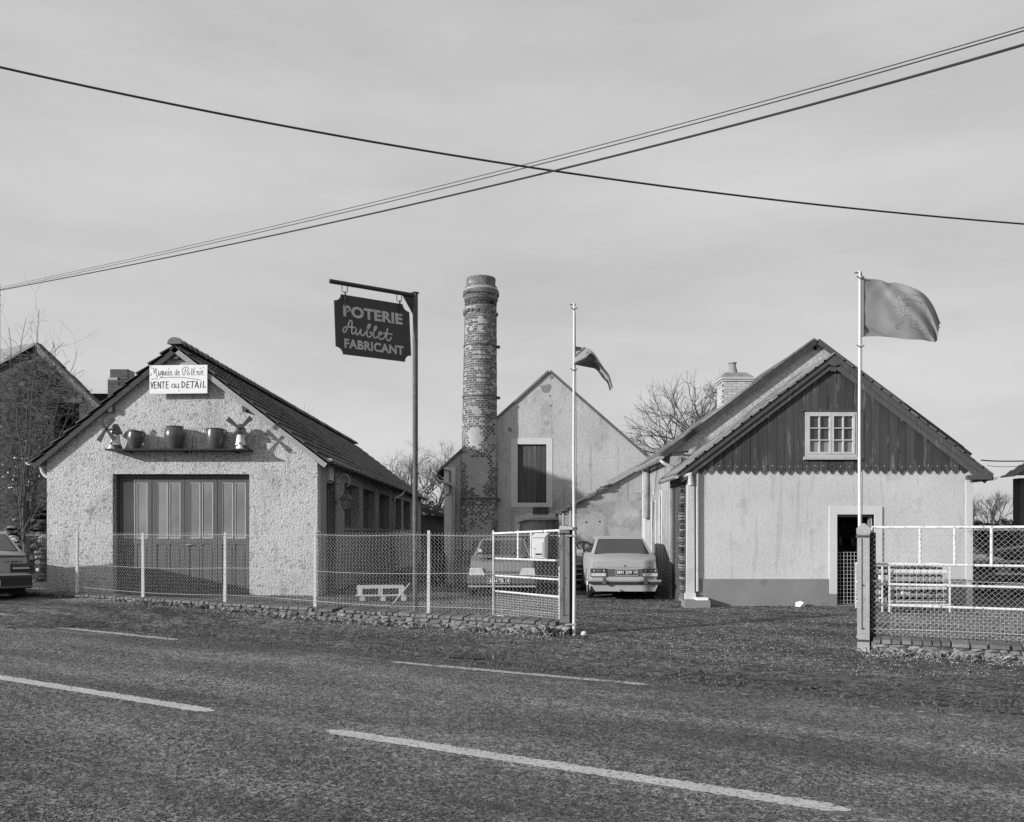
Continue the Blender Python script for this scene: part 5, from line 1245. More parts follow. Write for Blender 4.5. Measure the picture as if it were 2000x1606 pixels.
mb, *_ = flag_mesh([(1122, 677), (1135, 678), (1150, 681), (1163, 693), (1178, 717), (1190, 733), (1197, 757)], [(1121, 712), (1135, 715), (1150, 718), (1164, 722), (1178, 740), (1186, 748), (1191, 764)], PLY, lambda u, v: .10*math.sin(u*9+v*5) + .10*math.sin(v*7+u*3)*u, 40, 20, 2.0)
mb.build('cloth', M['flag'], fg, smooth=True)
mb, *_ = flag_mesh([(1146, 690), (1152, 683), (1160, 690), (1176, 714), (1188, 730)], [(1143, 700), (1152, 698), (1164, 708), (1180, 728), (1192, 745)], PLY-.13, lambda u, v: .05*math.sin(u*9+v*5), 20, 8)
mb.build('fold', M['flag_ink'], fg, smooth=True)
# ================================================================ hanging sign
SX, SY = -1.83, 15.5; zt = EYE+(1040-573)*SY/1600
sp = thing('sign_post', 'tall dark tube post with a raking arm for the hanging sign', 'post', (SX, SY, 0))
MB().tube([(SX, SY, -.1), (SX, SY, zt)], .050, 14).build('post', M['iron_grey'], sp, smooth=True)
MB().tube([(SX, SY, zt), (SX, SY, zt+.012)], .072, 14).build('cap', M['iron'], sp)
aD = Vector((-.845, -.535, 0)).normalized(); A0 = Vector((SX, SY, zt-.045)); AE = A0 + aD*1.68 + Vector((0, 0, .0))
MB().tube([A0, AE], .040, 12).build('arm', M['iron'], sp, smooth=True)
MB().prism([(.05, -.04), (.26, -.04), (.05, -.36)], frame(A0, aD, (0, 0, 1), (-aD.y, aD.x, 0)), -.006, .006).build('gusset', M['iron'], sp)
hs = thing('hanging_sign', 'dark notched signboard with pale lettering hanging from the sign post arm', 'sign', A0 + aD*.9 + Vector((0, 0, -.7)))
bw_ = Vector((-aD.y, aD.x, 0)); 
if bw_.y > 0: bw_ = -bw_                                  # towards the road
swing = Vector((0, 0, -1)) + bw_*.10; swing.normalize()
TL = A0 + aD*1.60 + Vector((0, 0, -.20)); BWD, BHT = 1.47, 1.10
uS = -aD; nS = uS.cross(-swing).normalized(); nS = nS if nS.y < 0 else -nS
FS = lambda a, b, c=0: TL + uS*a + swing*b + nS*c
r_ = .13; poly = []
for (cx_, cy_, a0, a1) in ((0, 0, 90, 0), (BWD, 0, 180, 90), (BWD, BHT, 270, 180), (0, BHT, 360, 270)):
    for k in range(8): a = math.radians(a0+(a1-a0)*k/7); poly.append((cx_+r_*math.cos(a), cy_+r_*math.sin(a)))
MB().prism(poly, FS, -.025, .0).build('panel', M['sign_dark'], hs)
lt_ = MB()
FT = lambda x0, y1: (lambda a, b, c=0: FS(x0+a, y1-b, .003+c))
text_faces(lt_, 'POTERIE', FT(.16, .405), 1.16, .215, bold=.042)
lt_.build('lettering', M['sign_letter'], hs); lt_ = MB()
text_faces(lt_, 'FABRICANT', FT(.16, .985), 1.16, .175, bold=.036)
lt_.build('lettering', M['sign_letter'], hs)
lt_ = MB()
# drawing units of the script word: x 300..1070, y measured down from the panel top
def SC2(x, y): return ((x-300)/770*.98+.13, (y-700)/290*.325+.435)
for s_ in ([(415,730),(395,790),(370,870),(335,935),(312,925),(315,880),(350,845),(400,838),(455,835),(490,835)], [(415,730),(445,735),(445,800),(440,880),(440,930),(455,945),(480,920)],
           [(510,850),(500,900),(510,945),(540,930),(575,850)], [(580,850),(572,910),(590,950),(620,940)],
           [(620,940),(660,870),(710,790),(725,750),(705,745),(685,790),(670,880),(672,945),(700,960),(735,925),(735,880),(712,880),(740,905)],
           [(740,905),(790,840),(820,780),(815,760),(795,775),(775,850),(770,930),(790,965),(825,940)],
           [(825,935),(880,890),(898,865),(875,845),(850,880),(850,940),(880,970),(925,945)], [(925,945),(965,870),(985,800)], [(990,775),(975,850),(966,930),(980,970),(1015,968),(1045,915)], [(925,862),(1000,858),(1060,860)]):
    P = [SC2(x, y) for x, y in s_]; ribbon(lt_, P, .027, lambda a, b, c=0: FS(a, b, c), .0035+R.random()*.0006)
lt_.build('script_lettering', M['sign_letter'], hs)
for (u, drop) in ((.20, .36), (1.27, .36)):
    ch = MB(); P = A0 + aD*(1.60-u)
    T = P + Vector((0, 0, -.035)); s2 = uS*.05
    ch.tube([T - s2, T - s2 + Vector((0,0,-.10)), T - s2*.5 + Vector((0,0,-.125)), T + s2*.5 + Vector((0,0,-.125)), T + s2 + Vector((0,0,-.10)), T + s2], .0075, 6)
    ch.build('hanger_loop', M['iron'], hs)
    z = -.12; c2 = MB()
    for k in range(5):
        q = T + Vector((0, 0, z)) + nS*(.028) - Vector((0, 0, .028)); v = (uS if k % 2 else nS)*.014
        ring = [q + v*math.cos(t) + Vector((0, 0, .034*math.sin(t))) for t in [i*math.pi/4 for i in range(9)]]; c2.tube(ring, .008, 5, cap=False); z -= .05
    c2.build('chain', M['iron'], hs)
MB().lathe([(.0, 0), (.05, 0), (.055, .01), (.02, .02), (0, .02)], (0, 0, 0), 14).v and None
rg = FS(.245, .31, .012); ring = [rg + uS*.030*math.cos(t) + swing*.042*math.sin(t) for t in [i*math.pi/8 for i in range(17)]]; MB().tube(ring, .007, 5).build('iron_ring', M['iron'], hs)
pt = MB(); pt.prism([(0, 0), (.035, 0), (.025, .10), (.005, .10)], lambda a, b, c=0: FS(1.232+a, .20+b, c), .004, .010); None
# ================================================================ overhead cables
def cable(pts, r_, label, Ys):
    xs_ = [p[0] for p in pts]; P = []
    c = np.polyfit(xs_, [p[1] for p in pts], 2); X0, X1 = xs_[0]-260, xs_[-1]+260
    for i in range(61):
        x = X0+(X1-X0)*i/60; t = x/2000; iY = (1/Ys[0])*(1-t)+(1/Ys[1])*t; iY = max(iY, 1/140); P.append(at(x, float(np.polyval(c, x)), 1/iY))
    th = thing('overhead_cable', label, 'cable', P[30], group=None); MB().tube(P, r_, 6, cap=False).build('strand', M['cable'], th, smooth=True)
cable([(0, 132), (500, 235), (1080, 333), (1500, 391), (2000, 437)], .020, 'thick overhead cable sagging from upper left to the right edge', (14, 20))
cable([(0, 565), (500, 473), (1020, 344), (1500, 228), (2000, 88)], .019, 'lowest and thickest of the three cables rising to the right', (40, 11))
cable([(0, 563), (500, 462), (1020, 325), (1500, 203), (2000, 61)], .0095, 'middle of the three cables rising to the right', (40, 11))
cable([(0, 560), (500, 455), (1020, 319), (1500, 196), (2000, 54)], .0075, 'uppermost and thinnest of the three cables rising to the right', (40, 11))
for (pts, r_, lab) in (([(1916, 899), (1960, 901), (2100, 900)], .014, 'upper short service cable right of the boarded building'), ([(1928, 909), (1965, 912), (2100, 906)], .006, 'lower thin service cable right of the boarded building')):
    P = smoothpts([at(a, b, 18.0) for a, b in pts], 6); th = thing('service_cable', lab, 'cable', P[0]); MB().tube(P, r_, 5).build('strand', M['cable'], th)
P0 = at(-6.5, 0, 20); tp_ = thing('telegraph_pole', 'dark telegraph pole at the very left edge of the view', 'pole', (P0.x, 20, 0))
MB().tube([(P0.x, 20, 0), (P0.x, 20, 7.6)], .075, 10).build('pole', M['bark_dark'], tp_)
for py in (578, 597.5): c = at(0, py, 20); MB().tube([(P0.x-.5, 20, c.z), (at(5.5, 0, 20).x, 19.9, c.z-.01)], .018, 6).build('crossarm', M['iron'], tp_)
# ================================================================ bare trees
def grow(mb, p, d, l, r_, dep, wild, cnt, sides, droop=0.0, spread=.55):
    if dep == 0 or r_ < .0015: return
    P = [p]; n = 3; q = p; dd = d.copy()
    for i in range(n):
        dd = (dd + Vector((R.gauss(0, wild), R.gauss(0, wild), R.gauss(0, wild)*.7 + droop))).normalized(); q = q + dd*l/n; P.append(q)
    mb.tube(P, [r_*(1-.35*i/n) for i in range(n+1)], sides if r_ > .02 else 3, cap=False)
    k = cnt if dep > 1 else 0
    for i in range(k):
        j = R.choice([1, 2, 3, 3]) if i else 3
        ax = Vector((R.gauss(0, 1), R.gauss(0, 1), R.gauss(0, .7))).normalized(); nd = (dd + ax*spread*R.uniform(.6, 1.4)).normalized()
        grow(mb, P[j], nd, l*R.uniform(.62, .85), r_*R.uniform(.5, .68), dep-1, wild, cnt, sides, droop, spread)
def tree(name, label, base, h, r_, dep, lean=(0, 0), cnt=3, mats=('bark_dark', 'bark_dark'), spread=.6, wild=.12, forks=4, droop=.03):
    th = thing(name, label, 'tree', base); mb = MB(); b = Vector(base); top = b + Vector((lean[0]*h, lean[1]*h, h*.32))
    mb.tube([b, b.lerp(top, .5) + Vector((R.gauss(0, .05), 0, 0)), top], [r_*1.3, r_*1.05, r_], 8); mb.build('trunk', M[mats[0]], th, smooth=True)
    c = MB()
    for k in range(forks):
        a = 2*math.pi*k/forks + R.uniform(-.4, .4); d = Vector((math.cos(a)*.7+lean[0], math.sin(a)*.6+lean[1], R.uniform(.6, 1.2))).normalized()
        grow(c, top - Vector((0, 0, R.uniform(0, h*.1))), d, h*.26, r_*.6, dep, wild, cnt, 5, droop, spread)
    c.build('crown', M[mats[1]], th); return th
p = at(1425, 1040, 33); tree('bare_tree', 'bare spreading tree behind the workshop chimney', (p.x, 33, 0), 7.5, .19, 7, cnt=3, spread=.75, forks=7, lean=(-.10, 0), droop=0.0, mats=('bark_dark', 'bark_dark'))
p = at(1512, 1040, 36); tree('bare_tree', 'bare tree whose top shows above the workshop roof, right of its chimney', (p.x, 36, 0), 7.0, .14, 6, cnt=3)
p = at(846, 1040, 50); tree('bare_tree', 'dense bare tree between the shop and the kiln house', (p.x, 50, 0), 6.6, .16, 7, cnt=3, spread=.75, forks=6)
p = at(800, 1040, 56); tree('bare_tree', 'bare tree behind the far end of the shop roof', (p.x, 56, 0), 4.6, .12, 6, cnt=3, spread=.7)
p = at(640, 1040, 46); tree('bare_sapling', 'thin bare twigs rising above the middle of the shop roof', (p.x, 46, 0), 8.4, .05, 4, cnt=3, spread=.3, forks=3)
p = at(1912, 1040, 34); tree('bare_tree', 'small bare tree right of the boarded building', (p.x, 34, 0), 3.2, .12, 6, cnt=3, spread=.6, lean=(.04, 0), mats=('bark', 'bark'))
# tree and creeper in front of the stone house
p = at(48, 1060, 23.2)
th = thing('bare_tree', 'pale bare many-stemmed tree in front of the dark stone house', 'tree', (p.x, 23.2, 0)); mb = MB(); b = Vector((p.x, 23.2, 0))
mb.tube([b, b+Vector((.05, 0, 1.2)), b+Vector((.0, 0, 2.2))], [.12, .10, .08], 8); mb.build('trunk', M['bark'], th, smooth=True)
c = MB()
for (x, y, r_) in ((75, 610, .032), (20, 640, .028), (45, 620, .028), (110, 660, .026), (145, 690, .024), (5, 720, .025), (145, 790, .02), (120, 860, .02), (-20, 800, .025), (95, 720, .022), (30, 760, .02)):
    e = at(x, y, 23.2+R.uniform(-.8, .8)); s_ = b+Vector((R.uniform(-.05, .05), 0, R.uniform(1.0, 2.2))); P = []
    for i in range(9):
        t = i/8; q = s_.lerp(e, t) + Vector((R.gauss(0, .06)*(t > 0), R.gauss(0, .1), R.gauss(0, .05)*(t > 0))) + Vector((0, 0, .25*math.sin(math.pi*t)*(1 if y < 750 else 2))); P.append(q)
    P = smoothpts(P, 3); n = len(P); c.tube(P, [r_*(1-.85*i/n) for i in range(n)], 5, cap=False)
    for i in range(5, n-1, 2):
        d = (P[i+1]-P[i]).normalized(); nd = (d+Vector((R.gauss(0, .6), R.gauss(0, .4), R.gauss(0, .5)))).normalized(); grow(c, P[i], nd, R.uniform(.35, .8), r_*(1-.8*i/n)*.5, 4, .14, 2, 4, .02, .6)
c.build('crown', M['bark'], th)
cr_ = thing('creeper', 'tangle of bare pale creeper stems over the dark stone house wall', 'creeper', (ox(60), YO-.1, 2)); mb = MB()
for k in range(1900):
    x = R.uniform(-12, 185); y = R.uniform(690, 1010)
    P0_ = at(x, y, YO-R.uniform(.06, .3)); 
    if P0_.z > otop(min(max(P0_.x, OX0), OX1))-.15 or (x > 150 and y > 800): continue
    if ox(100) < P0_.x < ox(160) and oz(860) < P0_.z < oz(775) and R.random() < .8: continue
    l = R.uniform(.3, .9); a = R.gauss(0, .45) + (math.pi if R.random() < .5 else 0); P = [P0_]
    for i in range(4): a += R.gauss(0, .3); P.append(P[-1]+Vector((math.cos(a)*l/4, R.gauss(0, .03), math.sin(a)*l/4)))
    mb.tube(P, [.009*R.uniform(.3, 1)]*5, 3, cap=False)
mb.build('stems', M['twig_pale'], cr_)
lf = MB()
for k in range(22):
    q = at(R.uniform(5, 85), R.uniform(860, 960), YO-.3); shard(lf, q.x, q.y, q.z, R.uniform(.03, .06), 1.2)
lf.build('last_leaves', M['board_white'], cr_)
def hedge(name, label, x0, x1, y0, y1, Y, n, s_, m, cat='hedge'):
    th = thing(name, label, cat, (at((x0+x1)/2, 0, Y).x, Y, 0)); mb = MB()
    for k in range(n):
        x = R.uniform(x0, x1); q = at(x, 0, Y); top = EYE+(1040-y0)*Y/1600; top *= 1+.12*noise.noise(Vector((x*.06, 0, 0)))
        z = R.uniform(0, top); a, b = R.uniform(0, 6.28), R.uniform(-1, 1); u = Vector((math.cos(a), math.sin(a), b)).normalized()*s_*R.uniform(.5, 1.2); v = Vector((-math.sin(a), math.cos(a), R.uniform(-.5, .5)))*s_*.5
        c_ = Vector((q.x, Y+R.uniform(0, 1.2), z)); mb.add([c_-u, c_-v, c_+u, c_+v], [(0, 1, 2, 3)])
    mb.build('foliage', M[m], th)
hedge('hedge', 'dark evergreen hedge behind the yard, right of the boarded building', 1890, 2080, 1020, 1050, 30, 7000, .10, 'leafdark')
hedge('far_hedge', 'far dark hedge line seen between the shop and the kiln house', 790, 900, 985, 1040, 60, 3500, .18, 'leafdark')
# ================================================================ cars
def lerpt(T, y):
    for (a, b) in zip(T[:-1], T[1:]):
        if a[0] <= y <= b[0]: t = (y-a[0])/(b[0]-a[0]); return a[1]+(b[1]-a[1])*t
    return T[0][1] if y < T[0][0] else T[-1][1]
def car(label, loc, rz, Lc, Wc, paint, top, cab, wheels=(.86, -.86), wr=.29, sill=.20, name='parked_car', rear_sill=.26):
    """local frame: the car points along +y; top = height of the body top along y; cab = greenhouse (y and z of its four corners)"""
    th = thing(name, label, 'car', (loc[0], loc[1], loc[2]), rz, group='cars parked at the pottery'); h = Lc/2; mb = MB()
    axf, axr = h-wheels[0], -h-wheels[1]; ra = wr+.045
    ys_ = sorted(set([round(-h+Lc*i/34, 3) for i in range(35)] + [round(ax+ra*math.cos(t), 3) for ax in (axf, axr) for t in [math.pi*i/12 for i in range(13)]]))
    def zb(y):
        z = sill if abs(y) < h-.3 else rear_sill
        for ax in (axf, axr):
            d = abs(y-ax)
            if d < ra: z = max(z, wr+math.sqrt(ra*ra-d*d)*.98)
        return z
    def plan(y): t = abs(y)/h; return 1-.055*t**4-.03*t**14
    rows = []
    for y in ys_:
        b, t = zb(y), lerpt(top, y); b = min(b, t-.05); hw = Wc/2*plan(y); sec = []
        for s_ in (0, .3, .6, .85, 1):
            z = b+(t-b)*s_; zr = (z-.2)/(t-.2+.001); x = hw*(.965+.035*math.sin(max(0, min(1, zr))*math.pi*.9)-.03*max(0, zr-.7)); sec.append((x, z))
        sec += [(hw*.90, t+.015), (hw*.5, t+.035), (0, t+.04)]; rows.append([(x, y, z) for x, z in sec])
    n = len(rows[0]); full = []
    for r_ in rows: full.append(r_ + [(-x, y, z) for x, y, z in r_[-2::-1]])
    m = len(full[0])
    for f in full: mb.v += f
    for i in range(len(full)-1):
        for k in range(m-1): mb.f.append((i*m+k, i*m+k+1, (i+1)*m+k+1, (i+1)*m+k))
    mb.f += [tuple(range(m)), tuple((len(full)-1)*m+k for k in range(m))]
    mb.build('body', paint, th, smooth=True, local=True)
    MB().box(-Wc/2*.88, Wc/2*.88, -h+.15, h-.15, .17, .45).build('underbody', M['rubber'], th, local=True)
    yr0, yr1, yf1, yf0, zb_, zr = cab; wb, wt = Wc/2*.90, Wc/2*.70           # base rear, roof rear, roof front, base front
    C = MB(); ring = []
    zbr, zbf = lerpt(top, yr0)+.01, lerpt(top, yf0)+.01
    base = [(-wb, yr0, zbr), (wb, yr0, zbr), (wb, yf0, zbf), (-wb, yf0, zbf)]; roof = [(-wt, yr1, zr), (wt, yr1, zr), (wt, yf1, zr), (-wt, yf1, zr)]
    C.hexa(base, roof); 
    cab_o = C.build('cabin', paint, th, local=True, bev=.025)
    rfm = MB(); rfm.hexa([(x*1.005, y, z-.01) for x, y, z in roof], [(x*.86, y*1.0+(.12 if y < (yr1+yf1)/2 else -.12), z+.035) for x, y, z in roof]); rfm.build('roof', paint, th, local=True)
    def glass(P, nm, ins, m=M['darkglass'], out=.006):
        A, B, Cc, D = [Vector(p) for p in P]; c_ = (A+B+Cc+D)/4; nrm = (B-A).cross(D-A).normalized()
        if nrm.dot(c_-Vector((0, 0, .9))) < 0: nrm = -nrm
        q = lambda u, v: (A*(1-u)+B*u)*(1-v) + (D*(1-u)+Cc*u)*v
        u0, v0, u1, v1 = ins
        pp = [q(u0, v0), q(u1, v0), q(u1, v1), q(u0, v1)]
        ss_ = MB().hexa([p_-nrm*.004 for p_ in [q(u0-.02, v0-.03), q(u1+.02, v0-.03), q(u1+.02, v1+.03), q(u0-.02, v1+.03)]], [p_+nrm*.004 for p_ in [q(u0-.02, v0-.03), q(u1+.02, v0-.03), q(u1+.02, v1+.03), q(u0-.02, v1+.03)]]).build('window_seal', M['plastic'], th, local=True)
        MB().hexa([p_ for p_ in pp], [p_+nrm*out for p_ in pp]).build(nm, m, th, local=True)
    g_ = .07
    glass([base[0], base[1], roof[1], roof[0]], 'rear_window', (g_, .07, 1-g_, .88)); glass([base[3], base[2], roof[2], roof[3]], 'windscreen', (g_, .07, 1-g_, .9))
    for s_ in (0, 1):
        b0, b1, r1, r0 = (base[0], base[3], roof[3], roof[0]) if s_ == 0 else (base[1], base[2], roof[2], roof[1])
        glass([b0, b1, r1, r0], 'side_window', (.10, .08, .47, .86)); glass([b0, b1, r1, r0], 'side_window', (.51, .08, .93, .86))
    for ax in (axf, axr):
        for s_ in (-1, 1):
            x0 = s_*(Wc/2-.16); x1 = s_*(Wc/2-.005); w = MB(); nn = 22
            prof = [(x0, wr*.62), (x0, wr*.96), (x0+s_*.02, wr), (x1-s_*.02, wr), (x1, wr*.95), (x1, wr*.62)]
            for (x, r_) in prof:
                for k in range(nn): a = 2*math.pi*k/nn; w.v.append((x, ax+r_*math.cos(a), wr+r_*math.sin(a)))
            for i in range(5):
                for k in range(nn): w.f.append((i*nn+k, i*nn+(k+1) % nn, (i+1)*nn+(k+1) % nn, (i+1)*nn+k))
            w.f += [tuple(range(nn)), tuple(5*nn+k for k in range(nn))]
            wo = w.build('wheel', M['rubber'], th, smooth=True, local=True)
            r2 = MB(); 
            for (x, r_) in ((x1+s_*.002, wr*.60), (x1+s_*.008, wr*.55), (x1-s_*.02, wr*.3), (x1+s_*.01, wr*.15)):
                for k in range(nn): a = 2*math.pi*k/nn; r2.v.append((x, ax+r_*math.cos(a), wr+r_*math.sin(a)))
            for i in range(3):
                for k in range(nn): r2.f.append((i*nn+k, i*nn+(k+1) % nn, (i+1)*nn+(k+1) % nn, (i+1)*nn+k))
            r2.f.append(tuple(3*nn+k for k in range(nn))); r2.build('rim', M['rim'], wo, smooth=True, local=True)
    return th, h
def plate(th, y, dir_, cx_, cz0_, w, hh, text):
    """number plate on the end facing dir_ (-1 rear, +1 front)"""
    p = MB().box(cx_-w/2, cx_+w/2, min(y, y+dir_*.012), max(y, y+dir_*.012), cz0_, cz0_+hh).build('number_plate', M['black'], th, local=True)
    u = Vector((1, 0, 0)) if dir_ < 0 else Vector((-1, 0, 0)); o = Vector((cx_-u.x*w/2, y+dir_*.013, cz0_)); F = lambda a, b, c=0: o + u*a + Vector((0, 0, b)) + Vector((0, dir_*(.001+c), 0))
    t = MB(); text_faces(t, text, lambda a, b, c=0: F(.03+a, .022+b, c), w-.06, hh-.044, bold=.012)
    e = .006
    for (a, b, c, d) in ((0, w, 0, e), (0, w, hh-e, hh), (0, e, e, hh-e), (w-e, w, e, hh-e)): t.add([F(a, c), F(b, c), F(b, d), F(a, d)], [(0, 1, 2, 3)])
    t.build('plate_lettering', M['plate_white'], p, local=True)
bxl = lambda th, nm, m, *b, par=None, bev=0: MB().box(*b).build(nm, m, par or th, local=True, bev=bev)
# pale saloon, rear towards the road
th, h = car('pale saloon seen from behind in front of the workshop side wall', (2.60, 18.25+2.2, 0), math.radians(-2.6), 4.4, 1.66, M['car_pale'],
            [(-2.2, .83), (-2.12, .87), (-1.7, .95), (-1.3, 1.0), (1.1, .95), (2.0, .82), (2.2, .65)], (-1.62, -1.0, .25, .95, .97, 1.35), wheels=(.8, -.95), wr=.30, rear_sill=.30)
th.scale = (.945, 1, 1.035)
y = -h
bxl(th, 'boot_panel', M['car_pale'], -.66, .66, y-.008, y+.05, .715, .85, bev=.006)
bxl(th, 'boot_lock', M['black'], .0, .03, y-.02, y-.008, .735, .76)
for s_ in (-1, 1):
    a, b = sorted((s_*.42, s_*.79)); t = MB().box(a, b, y-.03, y+.1, .51, .69).build('tail_lamp', M['lamp_red'], th, local=True)
    bxl(th, 'reversing_lens', M['lamp_clear'], a+.012, b-.012, y-.036, y-.030, .525, .592, par=t); bxl(th, 'rear_reflector', M['plastic_grey'], a+.12, a+.24, y-.036, y-.030, .61, .675, par=t)
    for xx in (a+.08, b-.06): bxl(th, 'indicator_lens', M['lamp_clear'], xx-.015, xx+.015, y-.038, y-.030, .63, .66, par=t)
bxl(th, 'grille_panel', M['plastic_grey'], -.42, .42, y-.012, y+.05, .52, .68); plate(th, y-.02, -1, .06, .545, .52, .12, '8841 QW 14')
bp = MB().box(-.86, .86, y-.10, y-.02, .405, .455).box(-.86, -.82, y-.06, y+.35, .405, .455).box(.82, .86, y-.06, y+.35, .405, .455).build('bumper', M['chrome'], th, local=True, bev=.01)
bxl(th, 'bumper_strip', M['plastic'], -.84, .84, y-.09, y-.02, .365, .404, par=bp)
for xx in (-.47, .49): bxl(th, 'overrider', M['plastic_grey'], xx-.045, xx+.045, y-.14, y-.101, .35, .50, par=bp, bev=.01)
MB().prism([(-.80, .36), (.80, .36), (.72, .20), (-.68, .20)], lambda a, b, c=0: Vector((a, c, b)), y-.02, y+.06).build('valance', M['car_pale'], th, local=True)
MB().tube([(-.12, y-.08, .22), (-.12, y+.3, .22)], .028, 8).build('exhaust', M['rim'], th, local=True)
MB().box(-.99, -.83, .62, .70, .94, 1.04).build('wing_mirror', M['zinc'], th, local=True, bev=.02)
for ax in (-h+.95, ):
    P = [(-.835, ax+.36*math.cos(t), .30+.36*math.sin(t)) for t in [i*math.pi/12 for i in range(13)]]; MB().tube(P, .014, 5).build('arch_trim', M['chrome'], th, local=True)
bxl(th, 'parcel_shelf_box', M['plastic_grey'], -.5, -.2, -1.5, -1.4, 1.0, 1.06)
# grey hatchback facing the road, behind the fence
th, h = car('grey hatchback facing the road behind the chain-link fence and gate', (-.235, 19.3+1.85, 0), math.radians(180), 3.7, 1.58, M['car_mid'],
            [(-1.85, .8), (-1.7, .92), (0, .95), (.7, .95), (1.05, .92), (1.6, .80), (1.78, .72), (1.85, .55)], (-1.6, -1.2, .25, .98, .95, 1.34), wheels=(.68, -.6), wr=.27)
y = h
for s_ in (-1, 1):
    MB().prism([(s_*.40, .51), (s_*.78, .51), (s_*.76, .68), (s_*.48, .685)], lambda a, b, c=0: Vector((a, c, b)), y-.02, y+.03).build('headlamp', M['lamp_clear'], th, local=True)
bxl(th, 'front_panel', M['plastic_grey'], -.40, .40, y-.02, y+.015, .50, .60)
bp = MB().box(-.80, .80, y, y+.10, .30, .50).build('bumper', M['plastic_grey'], th, local=True, bev=.02); bxl(th, 'bumper_strip', M['zinc'], -.79, .79, y+.05, y+.09, .235, .27, par=bp)
plate(th, y+.105, 1, .07, .325, .52, .12, '4234 TB 14')
MB().tube([(-.2, .98, .96), (-.55, .62, 1.12)], .008, 4).build('wiper', M['black'], th, local=True); MB().tube([(.45, .98, .96), (.1, .62, 1.12)], .008, 4).build('wiper', M['black'], th, local=True)
bxl(th, 'tax_disc', M['trim'], .52, .60, .86, .87, 1.03, 1.11); MB().box(-.93, -.8, .5, .57, .92, 1.02).build('wing_mirror', M['plastic'], th, local=True); MB().box(.8, .93, .5, .57, .92, 1.02).build('wing_mirror', M['plastic'], th, local=True)
MB().prism([(-.6, 0), (.6, 0), (.5, .5), (-.5, .5)], lambda a, b, c=0: Vector((a, 1.05+b, .955-.08*b+c)), 0, .02).build('bonnet_ridge', M['car_mid'], th, local=True)
# silver car at the left edge
gl = .13; ex, ey = at(58, 0, 16.35).x, 16.35
ang = math.radians(40); fwd = Vector((-math.sin(ang), math.cos(ang))); rgt = Vector((math.cos(ang), math.sin(ang)))
cpos = Vector((ex, ey)) - rgt*.80 + fwd*2.0
th, h = car('silver saloon with dark bumper, cut off by the left edge of the view', (cpos.x, cpos.y, gl), ang, 4.0, 1.62, M['car_left'],
            [(-2.0, .92), (-1.9, .97), (-1.5, 1.0), (0, .97), (1.2, .88), (1.9, .72), (2.0, .6)], (-1.72, -.95, .3, 1.0, .98, 1.38), wheels=(.8, -.75), wr=.29, rear_sill=.36)
y = -h
for s_ in (-1, 1):
    a, b = sorted((s_*.47, s_*.80)); t = MB().box(a, b, y-.02, y+.12, .60, .77).build('tail_lamp', M['plastic'], th, local=True); bxl(th, 'reversing_lens', M['lamp_clear'], a+.03, b-.01, y-.028, y-.021, .665, .70, par=t); bxl(th, 'indicator_lens', M['lamp_red'], a+.03, b-.01, y-.028, y-.021, .71, .76, par=t)
bxl(th, 'rear_panel', M['car_left'], -.46, .46, y-.012, y+.05, .62, .75); bxl(th, 'trim_strip', M['chrome'], -.80, .80, y-.05, y+.02, .545, .565); bxl(th, 'dark_strip', M['plastic'], -.78, .78, y-.015, y+.02, .905, .925)
bp = MB().box(-.83, .83, y-.12, y+.1, .28, .535).build('bumper', M['plastic'], th, local=True, bev=.02); bxl(th, 'bumper_strip', M['plastic_grey'], -.82, .82, y-.13, y-.121, .30, .34, par=bp)
plate(th, y-.125, -1, .02, .335, .52, .12, '6309 QG 14')
bd_ = MB()
for k in range(11):
    if k in (1, 3, 9): continue
    bd_.box(.36+k*.028, .36+k*.028+.019, y-.016, y-.012, .80, .80+.026*(1 if k % 3 else .7))
bd_.build('model_badge', M['plastic'], th, local=True)
# dark car at the right, behind the plank pile
p = at(1915, 1150, 20.5)
th, h = car('dark car facing the road, half hidden behind the right fence', (p.x+.05, 20.5+2.0, 0), math.radians(180), 4.0, 1.55, M['car_mid'],
            [(-2, .8), (-1.8, .9), (0, .93), (.9, .93), (1.7, .84), (1.95, .75), (2.0, .5)], (-1.5, -1.0, .2, .9, .95, 1.36), wheels=(.75, -.75), wr=.29)
for s_ in (-1, 1): a, b = sorted((s_*.36, s_*.70)); bxl(th, 'headlamp', M['lamp_clear'], a, b, h-.02, h+.03, .52, .68)
bxl(th, 'grille', M['plastic'], -.36, .36, h-.02, h+.02, .5, .7); bxl(th, 'bumper', M['plastic_grey'], -.78, .78, h, h+.1, .30, .44); plate(th, h+.105, 1, .0, .33, .46, .11, '312 NF 14')

# ================================================================ yard things
# wooden pallet standing on blocks
P1 = at(741, 1150, 17.9); pl = thing('wooden_pallet', 'pale wooden pallet raised on small blocks behind the fence, beside the sign post', 'pallet', (P1.x, 17.9, 0))
px0, px1 = at(697, 0, 17.9).x, at(795, 0, 17.9).x; zt_ = .30
a = math.radians(10); F = lambda u, v, z: Vector((px0+.02 + u*math.cos(a)-v*math.sin(a), 17.75+u*math.sin(a)*.6+v*math.cos(a), z))
for k in range(7):
    v = k*.13; MB().hexa([F(0, v, zt_), F(1.05, v, zt_), F(1.05, v+.10, zt_), F(0, v+.10, zt_)], [F(0, v, zt_+.022), F(1.05, v, zt_+.022), F(1.05, v+.10, zt_+.022), F(0, v+.10, zt_+.022)]).build('deck_board', M['wood_pale'], pl)
MB().hexa([F(-.02, -.015, .14), F(1.05, -.015, .14), F(1.05, .08, .14), F(-.02, .08, .14)], [F(-.02, -.015, .165), F(1.05, -.015, .165), F(1.05, .08, .165), F(-.02, .08, .165)]).build('bottom_board', M['wood_pale'], pl)
